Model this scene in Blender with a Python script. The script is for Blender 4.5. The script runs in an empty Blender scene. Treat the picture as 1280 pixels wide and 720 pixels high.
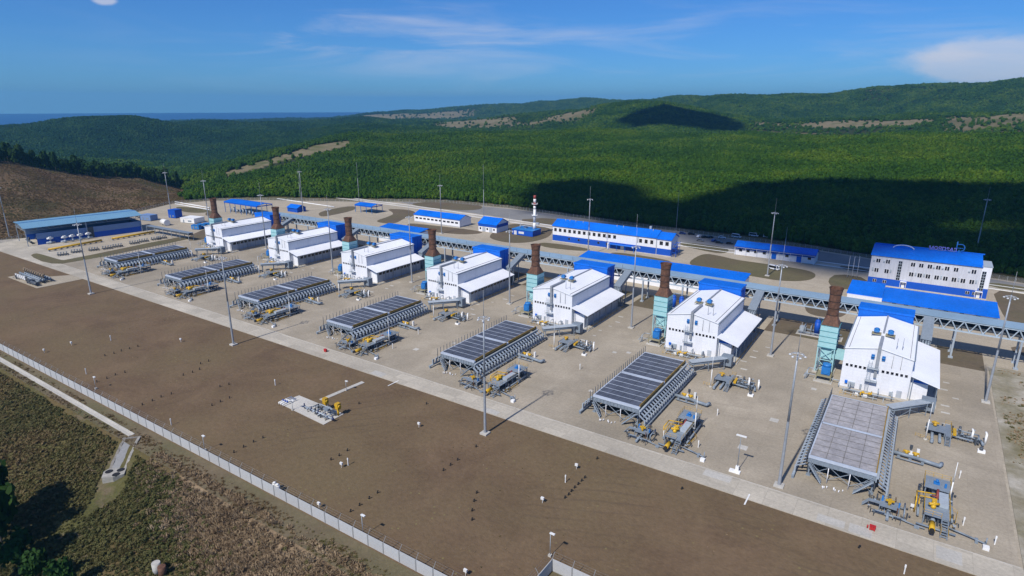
import bpy, math, random
import numpy as np
random.seed(7); np.random.seed(7)
C = bpy.context.scene.collection
SC = bpy.context.scene
R = math.radians

# ------------------------------------------------------------------ camera geometry
F, PITCH, ROLL, AZ, HC = 768.0, R(16.6), R(0.05), R(33.85), 80.0
_cp, _sp = math.cos(PITCH), math.sin(PITCH)
_Rx = np.array([[1, 0, 0], [0, -_sp, -_cp], [0, _cp, -_sp]])
_cr, _sr = math.cos(ROLL), math.sin(ROLL)
_S = np.array([[math.cos(AZ), math.sin(AZ), 0], [-math.sin(AZ), math.cos(AZ), 0], [0, 0, 1]])
CAM = np.array([[_cr, -_sr, 0], [_sr, _cr, 0], [0, 0, 1]]) @ _Rx @ _S

def ray(x, y):
    return CAM.T @ np.array([x - 640, y - 360, F])
def G(x, y, z=0.0):
    d = ray(x, y); t = (z - HC) / d[2]
    return (d[0] * t, d[1] * t)
def atY(x, y, Y):
    d = ray(x, y); t = Y / d[1]
    return (d[0] * t, HC + d[2] * t)

# ------------------------------------------------------------------ mesh builder
class MB:
    def __init__(s): s.v = []; s.f = []; s.sm = []
    def quad(s, a, b, c, d, sm=False):
        n = len(s.v); s.v += [a, b, c, d]; s.f.append((n, n+1, n+2, n+3)); s.sm.append(sm); return s
    def poly(s, pts, sm=False):
        n = len(s.v); s.v += list(pts); s.f.append(tuple(range(n, n+len(pts)))); s.sm.append(sm); return s
    def b(s, x0, x1, y0, y1, z0, z1):
        n = len(s.v)
        s.v += [(x0,y0,z0),(x1,y0,z0),(x1,y1,z0),(x0,y1,z0),(x0,y0,z1),(x1,y0,z1),(x1,y1,z1),(x0,y1,z1)]
        for q in ((0,3,2,1),(4,5,6,7),(0,1,5,4),(1,2,6,5),(2,3,7,6),(3,0,4,7)):
            s.f.append(tuple(n+i for i in q)); s.sm.append(False)
        return s
    def c(s, cx, cy, cz, sx, sy, sz):
        return s.b(cx-sx/2, cx+sx/2, cy-sy/2, cy+sy/2, cz-sz/2, cz+sz/2)
    def cyl(s, p0, p1, r0, r1=None, n=10, caps=True, sm=True):
        if r1 is None: r1 = r0
        p0 = np.array(p0, float); p1 = np.array(p1, float)
        d = p1 - p0; L = np.linalg.norm(d); d = d / (L or 1)
        a = np.cross(d, (0, 0, 1) if abs(d[2]) < .9 else (1, 0, 0)); a /= np.linalg.norm(a); e = np.cross(d, a)
        k = len(s.v)
        for P, r in ((p0, r0), (p1, r1)):
            for i in range(n):
                t = 2*math.pi*i/n
                s.v.append(tuple(P + r*(math.cos(t)*a + math.sin(t)*e)))
        for i in range(n):
            j = (i+1) % n
            s.f.append((k+i, k+n+i, k+n+j, k+j)); s.sm.append(sm)
        if caps:
            s.f.append(tuple(k+i for i in range(n))); s.sm.append(False)
            s.f.append(tuple(k+n+n-1-i for i in range(n))); s.sm.append(False)
        return s
    def tube(s, pts, r, n=8):
        for a, b in zip(pts[:-1], pts[1:]): s.cyl(a, b, r, n=n)
        for p in pts[1:-1]: s.ball(p, r*1.02, n, 4)
        return s
    def ball(s, p, r, n=8, m=5, sz=1.0):
        k = len(s.v)
        for j in range(m+1):
            t = math.pi*j/m
            for i in range(n):
                u = 2*math.pi*i/n
                s.v.append((p[0]+r*math.sin(t)*math.cos(u), p[1]+r*math.sin(t)*math.sin(u), p[2]+r*sz*math.cos(t)))
        for j in range(m):
            for i in range(n):
                i2 = (i+1) % n
                s.f.append((k+j*n+i, k+(j+1)*n+i, k+(j+1)*n+i2, k+j*n+i2)); s.sm.append(True)
        return s
    def bar(s, p0, p1, w=.12):
        return s.cyl(p0, p1, w*.62, n=4, sm=False)
    def prism(s, prof, axis, a, b):
        # prof: polygon (u,w) counter-clockwise; axis 'y': (u->x, w->z) extruded along y ; axis 'x': (u->y, w->z)
        n = len(prof); k = len(s.v)
        for t in (a, b):
            for u, w in prof:
                s.v.append((u, t, w) if axis == 'y' else (t, u, w))
        for i in range(n):
            j = (i+1) % n
            s.f.append((k+i, k+j, k+n+j, k+n+i)); s.sm.append(False)
        s.f.append(tuple(k+n-1-i for i in range(n))); s.sm.append(False)
        s.f.append(tuple(k+n+i for i in range(n))); s.sm.append(False)
        return s
    def hexa(s, p):
        """box from its eight corners: four below, four above"""
        n = len(s.v); s.v += list(p)
        for q in ((0,3,2,1),(4,5,6,7),(0,1,5,4),(1,2,6,5),(2,3,7,6),(3,0,4,7)):
            s.f.append(tuple(n+i for i in q)); s.sm.append(False)
        return s
    def slab(s, pts, z0, z1):
        n = len(pts); k = len(s.v)
        for z in (z0, z1):
            for p in pts: s.v.append((p[0], p[1], z))
        for i in range(n):
            j = (i+1) % n
            s.f.append((k+i, k+j, k+n+j, k+n+i)); s.sm.append(False)
        s.f.append(tuple(k+n-1-i for i in range(n))); s.sm.append(False)
        s.f.append(tuple(k+n+i for i in range(n))); s.sm.append(False)
        return s
    def build(s, name, m, parent=None, fixn=True):
        me = bpy.data.meshes.new(name)
        me.from_pydata([tuple(map(float, p)) for p in s.v], [], s.f)
        me.polygons.foreach_set('use_smooth', s.sm)
        me.materials.append(m)
        if fixn:
            import bmesh
            bm = bmesh.new(); bm.from_mesh(me); bmesh.ops.recalc_face_normals(bm, faces=bm.faces[:]); bm.to_mesh(me); bm.free()
        me.update()
        o = bpy.data.objects.new(name, me); C.objects.link(o)
        if parent is not None: o.parent = parent
        return o

def tag(o, label, cat, group=None, kind=None):
    if label: o['label'] = label
    if cat: o['category'] = cat
    if group: o['group'] = group
    if kind: o['kind'] = kind
    return o
def thing(name, label, cat, loc=(0, 0, 0), rz=0.0, group=None):
    o = bpy.data.objects.new(name, None); C.objects.link(o)
    o.empty_display_size = .5
    o.location = loc; o.rotation_euler = (0, 0, rz)
    return tag(o, label, cat, group)
def dup(root, loc, label=None, rz=None, group=None):
    r = root.copy(); C.objects.link(r); r.location = loc
    if rz is not None: r.rotation_euler = (0, 0, rz)
    if label: r['label'] = label
    if group: r['group'] = group
    for ch in list(root.children):
        c = ch.copy(); C.objects.link(c); c.parent = r
        for g in list(ch.children):
            d = g.copy(); C.objects.link(d); d.parent = c
    return r
def struct(name, mb, m):
    o = mb.build(name, m); o['kind'] = 'structure'; return o

# ------------------------------------------------------------------ materials
def _n(nt, t, **kw):
    n = nt.nodes.new(t)
    for k, v in kw.items(): setattr(n, k, v)
    return n
def mat(name, col, rough=.6, metal=0.0, var=.14, scale=1.5, big=.12, bigscale=.12, col2=None, bump=0.0, ribs=None, world=False, spec=.4, per=0.05, streak=0):
    m = bpy.data.materials.new(name); m.use_nodes = True
    nt = m.node_tree; L = nt.links.new
    bs = nt.nodes['Principled BSDF']
    bs.inputs['Roughness'].default_value = rough; bs.inputs['Metallic'].default_value = metal
    bs.inputs['Specular IOR Level'].default_value = spec
    if world: vec = _n(nt, 'ShaderNodeNewGeometry').outputs['Position']
    else: vec = _n(nt, 'ShaderNodeTexCoord').outputs['Object']
    n1 = _n(nt, 'ShaderNodeTexNoise'); n1.inputs['Scale'].default_value = scale; n1.inputs['Detail'].default_value = 6; n1.inputs['Roughness'].default_value = .65
    n2 = _n(nt, 'ShaderNodeTexNoise'); n2.inputs['Scale'].default_value = bigscale; n2.inputs['Detail'].default_value = 3
    L(vec, n1.inputs['Vector']); L(vec, n2.inputs['Vector'])
    c2 = col2 if col2 else tuple(min(1, c*(1+var)) for c in col)
    c1 = col if col2 else tuple(c*(1-var) for c in col)
    mx = _n(nt, 'ShaderNodeMix', data_type='RGBA')
    r1 = _n(nt, 'ShaderNodeMapRange'); r1.inputs[1].default_value = .34; r1.inputs[2].default_value = .66
    L(n1.outputs['Fac'], r1.inputs[0]); L(r1.outputs[0], mx.inputs[0])
    mx.inputs[6].default_value = (*c1, 1); mx.inputs[7].default_value = (*c2, 1)
    r2 = _n(nt, 'ShaderNodeMapRange'); r2.inputs[1].default_value = .3; r2.inputs[2].default_value = .7; r2.inputs[3].default_value = 1-big; r2.inputs[4].default_value = 1+big
    L(n2.outputs['Fac'], r2.inputs[0])
    oi = _n(nt, 'ShaderNodeObjectInfo')
    r3 = _n(nt, 'ShaderNodeMapRange'); r3.inputs[3].default_value = 1-per; r3.inputs[4].default_value = 1+per
    L(oi.outputs['Random'], r3.inputs[0])
    mu = _n(nt, 'ShaderNodeMath', operation='MULTIPLY'); L(r2.outputs[0], mu.inputs[0]); L(r3.outputs[0], mu.inputs[1])
    if streak:                                                      # rain streaks and dusty runs down the cladding
        mp = _n(nt, 'ShaderNodeMapping'); mp.inputs['Scale'].default_value = (1.1, 1.1, .09); L(vec, mp.inputs[0])
        n4 = _n(nt, 'ShaderNodeTexNoise'); n4.inputs['Scale'].default_value = 1.0; n4.inputs['Detail'].default_value = 5; n4.inputs['Roughness'].default_value = .7; L(mp.outputs[0], n4.inputs['Vector'])
        r4 = _n(nt, 'ShaderNodeMapRange'); r4.inputs[1].default_value = .45; r4.inputs[2].default_value = .75; r4.inputs[3].default_value = 1; r4.inputs[4].default_value = 1-2*streak; L(n4.outputs['Fac'], r4.inputs[0])
        m4 = _n(nt, 'ShaderNodeMath', operation='MULTIPLY'); L(mu.outputs[0], m4.inputs[0]); L(r4.outputs[0], m4.inputs[1]); mu = m4
    vm = _n(nt, 'ShaderNodeVectorMath', operation='SCALE')
    L(mx.outputs[2], vm.inputs[0]); L(mu.outputs[0], vm.inputs['Scale'])
    L(vm.outputs[0], bs.inputs['Base Color'])
    h = None
    if bump:
        bp = _n(nt, 'ShaderNodeBump'); bp.inputs['Strength'].default_value = min(1, bump); bp.inputs['Distance'].default_value = .08
        L(n1.outputs['Fac'], bp.inputs['Height']); h = bp
    if ribs:
        ax, per_m, st = ribs
        wv = _n(nt, 'ShaderNodeTexWave', bands_direction=ax, wave_profile='SIN'); wv.inputs['Scale'].default_value = 0.314/per_m
        L(vec, wv.inputs['Vector'])
        b2 = _n(nt, 'ShaderNodeBump'); b2.inputs['Strength'].default_value = st; b2.inputs['Distance'].default_value = .05
        L(wv.outputs['Fac'], b2.inputs['Height'])
        if h: L(h.outputs[0], b2.inputs['Normal'])
        h = b2
    if h: L(h.outputs[0], bs.inputs['Normal'])
    return m

M = {}
M['panel'] = mat('white_sandwich_panel', (.78,.79,.83), .45, var=.03, big=.05, ribs=('Z', 1.0, .14), streak=.04)
M['panel_grey'] = mat('grey_sandwich_panel', (.42,.46,.52), .45, var=.05, big=.05, ribs=('Z', 1.0, .25), streak=.15)
M['white_roof'] = mat('white_profiled_roof', (.84,.85,.88), .42, var=.03, big=.05, ribs=('Y', 1.0, .15))
M['blue_roof'] = mat('blue_profiled_roof', (.002,.14,.66), .42, var=.1, big=.12, ribs=('X', 1.0, .35), streak=.14, spec=.3)
M['blue'] = mat('blue_painted_steel', (.003,.13,.60), .5, var=.08, big=.06, spec=.3)
M['blue_dark'] = mat('deep_blue_cladding', (.008,.08,.44), .5, var=.08, big=.08, spec=.3)
M['blue_mid'] = mat('mid_blue_paint', (.02,.17,.48), .45, var=.1)
M['cyan_roof'] = mat('pale_blue_profiled_roof', (.15,.30,.43), .5, var=.06, big=.06, ribs=('Y', .6, .3))
M['pale_blue_wall'] = mat('grey_blue_cladding', (.16,.25,.44), .5, var=.06, big=.06)
M['teal'] = mat('pale_teal_casing', (.34,.58,.60), .5, var=.06, big=.08)
M['teal_dark'] = mat('teal_seam', (.10,.30,.33), .5)
M['rust'] = mat('rusty_brown_steel', (.075,.036,.022), .75, var=.4, scale=1.2, big=.2, col2=(.16,.075,.045))
M['steel'] = mat('blue_grey_painted_steel', (.20,.24,.285), .5, var=.12, big=.08)
M['steel_light'] = mat('light_grey_painted_steel', (.34,.385,.43), .5, var=.1, big=.08)
M['steel_dark'] = mat('dark_grey_steel', (.06,.07,.085), .55, var=.15)
M['galv'] = mat('galvanised_steel', (.32,.34,.37), .5, .2, var=.12)
M['fan'] = mat('dark_fan_grille', (.082,.091,.118), .5, var=.25, scale=2.5, big=.25, bigscale=.3)
M['fan_sheen'] = mat('sheen_fan_grille', (.34,.325,.33), .5, var=.2, scale=1.3, big=.14, bigscale=.3)  # sheen of the louvres seen from above, put into the base colour
M['deck_beam'] = mat('pale_deck_beam', (.42,.47,.55), .5, var=.06)
M['orange'] = mat('ochre_painted_beam', (.27,.165,.025), .55, var=.15)
M['yellow'] = mat('yellow_paint', (.54,.32,.015), .5, var=.18)
M['black'] = mat('black_rubber', (.015,.015,.016), .7, var=.1)
M['glass'] = mat('dark_window_glass', (.012,.014,.02), .12, var=.3, spec=.6)
M['frame'] = mat('white_plastic_frame', (.7,.7,.72), .5, var=.03)
M['white'] = mat('white_paint', (.76,.76,.75), .5, var=.06)
M['red'] = mat('red_paint', (.45,.02,.02), .5, var=.1)
M['concrete'] = mat('pale_concrete', (.46,.44,.40), .85, var=.12, scale=2, bump=.2)
M['cement'] = mat('grey_concrete_panel', (.43,.43,.43), .85, var=.07, scale=3, big=.08, bump=.1)
M['grey_roof'] = mat('grey_blue_deck', (.24,.345,.44), .5, var=.05, big=.1, ribs=('X', .6, .2))
M['wood'] = mat('weathered_wood', (.30,.22,.14), .8, var=.2)
M['bark'] = mat('tree_bark', (.16,.13,.10), .9, var=.25)

def ground_mat(name, cols, scales, rough=.95, bump=.3, bumpscale=2.0, joints=None, tracks=None, speck=None):
    """cols: three colours mixed by two world-space noises"""
    m = bpy.data.materials.new(name); m.use_nodes = True
    nt = m.node_tree; L = nt.links.new; bs = nt.nodes['Principled BSDF']
    bs.inputs['Roughness'].default_value = rough; bs.inputs['Specular IOR Level'].default_value = .2
    pos = _n(nt, 'ShaderNodeNewGeometry').outputs['Position']
    def noise(s, d=6, r=.6, dist=0):
        n = _n(nt, 'ShaderNodeTexNoise'); n.inputs['Scale'].default_value = s; n.inputs['Detail'].default_value = d
        n.inputs['Roughness'].default_value = r; n.inputs['Distortion'].default_value = dist
        L(pos, n.inputs['Vector']); return n.outputs['Fac']
    def rng(o, a, b, c=0, d=1):
        r = _n(nt, 'ShaderNodeMapRange'); r.inputs[1].default_value = a; r.inputs[2].default_value = b; r.inputs[3].default_value = c; r.inputs[4].default_value = d
        L(o, r.inputs[0]); return r.outputs[0]
    def mix(f, a, b):
        x = _n(nt, 'ShaderNodeMix', data_type='RGBA'); L(f, x.inputs[0])
        for k, q in ((6, a), (7, b)):
            if isinstance(q, tuple): x.inputs[k].default_value = (*q, 1)
            else: L(q, x.inputs[k])
        return x.outputs[2]
    f1 = rng(noise(scales[0], 8, .62, .6), .36, .64); f2 = rng(noise(scales[1], 5, .6), .40, .68)
    col = mix(f2, mix(f1, cols[0], cols[1]), cols[2])
    fine = rng(noise(scales[2], 4, .7), .25, .75, .82, 1.18)
    sc = _n(nt, 'ShaderNodeVectorMath', operation='SCALE'); L(col, sc.inputs[0]); L(fine, sc.inputs['Scale']); col = sc.outputs[0]
    if tracks:
        wv = _n(nt, 'ShaderNodeTexWave', wave_type='RINGS', rings_direction='Z'); wv.inputs['Scale'].default_value = tracks[0]
        wv.inputs['Distortion'].default_value = 9; wv.inputs['Detail'].default_value = 2; wv.inputs['Detail Scale'].default_value = .35
        L(pos, wv.inputs['Vector'])
        k = rng(wv.outputs['Fac'], .86, 1.0); k2 = rng(noise(.035, 2), .5, .62)
        mm = _n(nt, 'ShaderNodeMath', operation='MULTIPLY'); L(k, mm.inputs[0]); L(k2, mm.inputs[1])
        m3 = _n(nt, 'ShaderNodeMath', operation='MULTIPLY'); L(mm.outputs[0], m3.inputs[0]); m3.inputs[1].default_value = tracks[1]
        col = mix(m3.outputs[0], col, tracks[2])
    if speck:
        vo = _n(nt, 'ShaderNodeTexVoronoi'); vo.inputs['Scale'].default_value = speck[0]; L(pos, vo.inputs['Vector'])
        k = rng(vo.outputs['Distance'], speck[1], speck[1]*.6)
        k2 = rng(noise(.09, 2), .5, .6)
        mm = _n(nt, 'ShaderNodeMath', operation='MULTIPLY'); L(k, mm.inputs[0]); L(k2, mm.inputs[1])
        col = mix(mm.outputs[0], col, speck[2])
    if joints:
        bw, bh, mort, jc, var = joints
        bt = _n(nt, 'ShaderNodeTexBrick'); bt.offset = 0.0; bt.inputs['Scale'].default_value = 1
        bt.inputs['Brick Width'].default_value = bw; bt.inputs['Row Height'].default_value = bh; bt.inputs['Mortar Size'].default_value = mort
        bt.inputs['Color1'].default_value = (1-var, 1-var, 1-var, 1); bt.inputs['Color2'].default_value = (1+var, 1+var, 1+var, 1); bt.inputs['Mortar'].default_value = (jc, jc, jc, 1)
        L(pos, bt.inputs['Vector'])
        x = _n(nt, 'ShaderNodeMix', data_type='RGBA', blend_type='MULTIPLY'); x.inputs[0].default_value = 1
        L(col, x.inputs[6]); L(bt.outputs['Color'], x.inputs[7]); col = x.outputs[2]
    L(col, bs.inputs['Base Color'])
    if bump:
        bp = _n(nt, 'ShaderNodeBump'); bp.inputs['Strength'].default_value = bump; bp.inputs['Distance'].default_value = .25
        L(noise(bumpscale, 6, .65), bp.inputs['Height']); L(bp.outputs[0], bs.inputs['Normal'])
    return m
M['yard'] = ground_mat('yard_concrete', ((.325,.280,.216), (.40,.347,.272), (.262,.227,.176)), (.07,.028,1.6), bump=.08, tracks=(.05, .22, (.225,.195,.15)), joints=(6.0, 6.0, .05, .92, .04))
M['road'] = ground_mat('slab_road', ((.425,.385,.318), (.485,.44,.365), (.37,.335,.278)), (.08,.03,1.4), bump=.08, joints=(6.0, 3.42, .06, .85, .10))
M['dirt'] = ground_mat('brown_dirt', ((.118,.078,.047), (.168,.114,.068), (.150,.110,.060)), (.06,.022,.9), bump=.6, bumpscale=1.2, tracks=(.09, .32, (.080,.058,.042)), speck=(.55, .16, (.19,.155,.07)))
M['patch'] = ground_mat('brown_soil_patch', ((.115,.088,.062), (.15,.115,.078), (.12,.105,.06)), (.07,.03,.8), bump=.4)
M['turf'] = ground_mat('dull_turf_patch', ((.105,.098,.05), (.135,.118,.06), (.12,.095,.058)), (.09,.04,.8), bump=.4)
M['path'] = ground_mat('rear_concrete', ((.375,.322,.245), (.425,.372,.287), (.335,.29,.224)), (.06,.03,1.2), bump=.06, joints=(6.0, 3.0, .06, .88, .05))
M['asphalt'] = ground_mat('worn_asphalt', ((.20,.20,.20), (.25,.245,.235), (.18,.175,.17)), (.05,.03,1.2), bump=.05)
M['drygrass'] = ground_mat('dry_grass_ground', ((.27,.235,.175), (.42,.39,.33), (.18,.16,.09)), (.13,.08,.8), bump=.6)
M['panel_off'] = mat('pale_office_cladding', (.56,.57,.62), .5, var=.03, big=.05, streak=.12)
M['sign_blue'] = mat('violet_blue_letters', (.24,.22,.62), .5, var=.05)
M['red_band'] = mat('red_brown_band', (.25,.045,.035), .55, var=.08)

M['verge'] = ground_mat('dry_verge', ((.125,.098,.062), (.175,.138,.090), (.115,.105,.055)), (.12,.06,1.0), bump=.6, bumpscale=2)
M['old_concrete'] = mat('weathered_concrete', (.20,.185,.165), .9, var=.25, scale=1.5, bump=.3)
M['yellow_m'] = mat('muted_yellow_paint', (.46,.27,.02), .55, var=.2)
M['truss'] = mat('pale_truss_paint', (.42,.50,.57), .5, var=.06)
M['navy'] = mat('navy_valve_paint', (.02,.03,.09), .5)
M['lamp'] = mat('pale_lamp_housing', (.55,.56,.58), .4)
M['seam'] = mat('grey_seam', (.13,.125,.12), .7)
M['joint'] = mat('dark_joint_post', (.25,.25,.25), .85, var=.1)
M['stone'] = mat('pale_stone_block', (.33,.315,.285), .9, var=.2, scale=1.5, bump=.3)
OXS = [-342.5, -283.6, -226.8, -172.8, -118.9, -65.5, -12.1]       # west corner of each of the seven compressor halls
YB = 191.8
ORD = ['farthest, at the left end of the row of seven', 'second from the left in the row of seven', 'third from the left in the row of seven', 'middle one in the row of seven', 'third from the right in the row of seven', 'second from the right in the row of seven', 'nearest, at the right end of the row']
SUN_STRENGTH, SKY_STRENGTH, SKY_AIR, SKY_DUST, SKY_OZONE, EXPOSURE, HAZE, CLOUD_COL = 4.4, .06, 1.0, .2, 3.0, .07, 1/13000, (11.5, 11.5, 12.5)
SKY_TINT = (.40, .90, 1.66)
# ------------------------------------------------------------------ terrain: one sheet from under the camera to the far ranges
def col_dir(px):
    d = ray(px, 131.0); h = math.hypot(d[0], d[1]); return math.atan2(d[0], d[1])          # azimuth from +Y towards +X
_pxs = np.linspace(-900, 2200, 400)
_phis = np.array([col_dir(p) for p in _pxs])
def phi2px(phi): return np.interp(phi, _phis, _pxs)
def z_at(px, y, r):
    d = ray(px, y); return HC + d[2] * r / math.hypot(d[0], d[1])
def r_ground(px, y):
    x, yy = G(px, y); return math.hypot(x, yy)
# per column: edge pixel y, (crest r, crest y), valley (r, z), second range (r, y), valley z, far range (r, y)
COLS = [
 (-400, 330, 520, 196, 1300, -30, 2500, 166, -60, 4200, 168),
 (-150, 318, 640, 194, 1300, -35, 2500, 166, -60, 4200, 168),
 (   0, 303, 720, 201, 1300, -40, 2400, 162, -60, 4200, 162),
 ( 100, 280, 740, 219, 1300, -40, 2400, 154.5, -60, 4200, 158),
 ( 160, 265, 760, 223, 1300, -40, 2450, 152.5, -60, 4300, 156),
 ( 212, 254, 780, 239, 1250, -40, 2550, 160, -60, 4400, 154),
 ( 262, 250, 900, 217, 1350, -35, 2700, 159, -60, 4600, 153),
 ( 330, 248, 1000, 198, 1450, -20, 2850, 153.5, -60, 4900, 151),
 ( 380, 249, 1080, 186, 1500, -10, 2900, 154, -60, 5000, 150),
 ( 435, 250, 1150, 174.5, 1550, 0, 2900, 154, -50, 5000, 148),
 ( 500, 250, 1220, 173, 1600, 5, 2850, 155, -40, 5000, 140.5),
 ( 560, 252, 1250, 171, 1600, 5, 2700, 152, -40, 5000, 136),
 ( 640, 259, 1260, 168, 1550, 5, 2500, 148, -20, 5000, 131.5),
 ( 700, 267, 1220, 168, 1500, 5, 2300, 143, -10, 5000, 127.5),
 ( 750, 274, 1200, 169, 1450, 10, 2000, 137, 0, 4600, 127),
 ( 830, 285, 1150, 171, 1400, 10, 1900, 133, 20, 3600, 126),
 ( 905, 293, 1130, 174, 1350, 15, 2000, 148, 20, 3000, 121),
 ( 990, 304, 1110, 176, 1350, 15, 2000, 153, 20, 3000, 117.5),
 (1090, 321, 1090, 177, 1350, 15, 1950, 152, 25, 3000, 111.5),
 (1190, 336, 1060, 177, 1300, 15, 1850, 150, 30, 2900, 108),
 (1280, 350, 1020, 177, 1280, 15, 1800, 146, 35, 2800, 102),
 (1420, 372, 980, 170, 1250, 15, 1750, 140, 40, 2700, 98),
 (1750, 425, 900, 165, 1200, 15, 1700, 136, 40, 2700, 100)]
_K = []
for (px, ye, ra, ya, rv, zv, rb, yb, zw, rc, yc) in COLS:
    re = r_ground(px, ye)
    _K.append((px, re, re+14, ra, z_at(px, ya, ra), rv, zv, rb, z_at(px, yb, rb), (rb+rc)/2, zw, rc, z_at(px, yc, rc), rc+1500))
_K = np.array(_K)
def knots(px):
    g = lambda i: np.interp(px, _K[:, 0], _K[:, i])
    one = np.ones_like(px)
    rs = np.stack([0*one, g(1), g(2), g(3), g(5), g(7), g(9), g(11), g(13), 9e4*one], 1)
    zs = np.stack([0*one, 0*one, .3*one, g(4), g(6), g(8), g(10), g(12), -110*one, -110*one], 1)
    return rs, zs
def smooth01(a, lo, hi):
    t = np.clip((a-lo)/(hi-lo), 0, 1); return t*t*(3-2*t)
def _hash_noise(x, y, f, seed=0):
    return (np.sin(x*f*1.0+seed)+np.sin(y*f*1.13+1.7*seed+.5)+np.sin((x+y)*f*.71+2.1*seed)+np.sin((x*.8-y)*f*1.37+.3*seed))*.25
def terrain_z(X, Y):
    X = np.asarray(X, float); Y = np.asarray(Y, float); sh = X.shape
    x = X.ravel(); y = Y.ravel(); r = np.hypot(x, y); px = phi2px(np.arctan2(x, y))
    rs, zs = knots(px); z = np.zeros_like(r)
    for k in range(rs.shape[1]-1):
        m = (r >= rs[:, k]) & (r < rs[:, k+1])
        t = (r[m]-rs[m, k])/(rs[m, k+1]-rs[m, k]); 
        s = t*t*(3-2*t)
        if k == 2: s = .45*s + .55*(1-(1-t)**1.25)          # the near slope climbs at once from the fence
        z[m] = zs[m, k]*(1-s)+zs[m, k+1]*s
    far = np.clip((r-rs[:, 2])/250, 0, 1)
    q_ = np.clip((r-rs[:, 4])/(rs[:, 5]-rs[:, 4]), 0, 1); z += 4*q_*(1-q_)*(1-smooth01(px, 420, 560))*(36*_hash_noise(x, y, .0062, 33)+10*_hash_noise(x, y, .017, 34))
    z += 13*smooth01(r, 1350, 1900)*_hash_noise(x, y, .0052, 19)
    z += far*(9*_hash_noise(x, y, .0085, 1)+3.6*_hash_noise(x, y, .024, 2)) * np.clip(r/1000, .3, 1.6)
    ra = rs[:, 3]; cut = smooth01(px, 250, 272)*(1-smooth01(px, 432, 450))
    z -= cut*5*smooth01(r, rs[:, 1]+60, rs[:, 1]+260)*(1-smooth01(r, ra-125, ra-15))*(r < ra+1)
    z = z - .14*(1-np.clip((r-rs[:, 1])/10, 0, 1))
    fr = np.clip(59-y, 0, None)
    drop = 26*(1-np.exp(-fr*.26/26))
    bump = np.clip(fr/8, 0, 1)
    z = np.where(y < 59, -.14-drop+bump*(.9*_hash_noise(x, y, .21, 3)+.4*_hash_noise(x, y, .55, 4)), z)
    return z.reshape(sh)

def bank_mask(x, y):
    lo = 60-(x+142)*.30+3.2*_hash_noise(x, y, .16, 61)+1.6*_hash_noise(x, y, .6, 62)
    return ((y > lo) & (y < 63) & (x > -142) & (x < -40)).astype(float)
AZ0, AZ1 = col_dir(-700), col_dir(2000)
def cover(X, Y):
    """forest density 0..1, dry slope 0..1, bare pale ground 0..1"""
    x = np.asarray(X, float).ravel(); y = np.asarray(Y, float).ravel()
    r = np.hypot(x, y); px = phi2px(np.arctan2(x, y)); rs, zs = knots(px)
    out = (r > rs[:, 1]+7).astype(float)
    wob = 16*_hash_noise(x, y, .03, 5)
    # the dry brown slope on the left, up to its crest
    crest = rs[:, 3]
    brown = out*(1-smooth01(px+wob*.6, 205, 236))*(1-smooth01(r+wob, crest+2, crest+16))
    bare = np.zeros_like(r)
    # forest road cut along the shoulder of the near hill
    c = np.interp(px, [262, 300, 340, 380, 400, 437], [.0, .0, .0, .0, .0, .0])
    inb = smooth01(px, 262, 272)*(1-smooth01(px, 430, 438))
    bare = np.maximum(bare, inb*(np.abs(r-(crest-np.interp(px, [262, 330, 437], [62, 75, 85]))+wob*.2) < np.interp(px, [262, 330, 400, 437], [20, 27, 36, 32])*(1.1+.14*_hash_noise(x, y, .04, 15)+.1*_hash_noise(x, y, .11, 16))))
    n = _hash_noise(x, y, .012, 8)+.6*_hash_noise(x, y, .034, 9)
    second = (r > rs[:, 4]) & (r < rs[:, 5]+60)
    third = (r > rs[:, 5]+60)
    yy = (r-rs[:, 4])/(rs[:, 5]-rs[:, 4])
    bare = np.maximum(bare, second*smooth01(px, 528, 560)*(1-smooth01(px, 735, 765))*(yy > .55)*np.clip(.62+n*.8, 0, .97))
    bare = np.maximum(bare, second*smooth01(px, 932, 945)*(1-smooth01(px, 1150, 1200))*(yy > .72)*(yy < .95)*np.clip(.95+n*.25, 0, .98))
    bare = np.maximum(bare, second*smooth01(px, 940, 960)*(1-smooth01(px, 1090, 1130))*(yy < .58)*(yy > .05)*np.clip(.72+n*.6, 0, .92))
    bare = np.maximum(bare, second*smooth01(px, 1165, 1200)*(yy > .02)*np.clip(.55+n*.7, 0, .95))
    bare = np.maximum(bare, third*smooth01(px, 430, 450)*(1-smooth01(px, 560, 620))*(np.abs(r-(rs[:, 7]-420)) < 230)*.95)
    bare = np.maximum(bare, third*smooth01(px, 1000, 1040)*(1-smooth01(px, 1200, 1230))*(np.abs(r-(rs[:, 7]-40)) < 18)*np.clip(.4+n*.7, 0, .8))
    forest = out*(1-brown)*(1-bare)
    return forest, brown, bare

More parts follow.
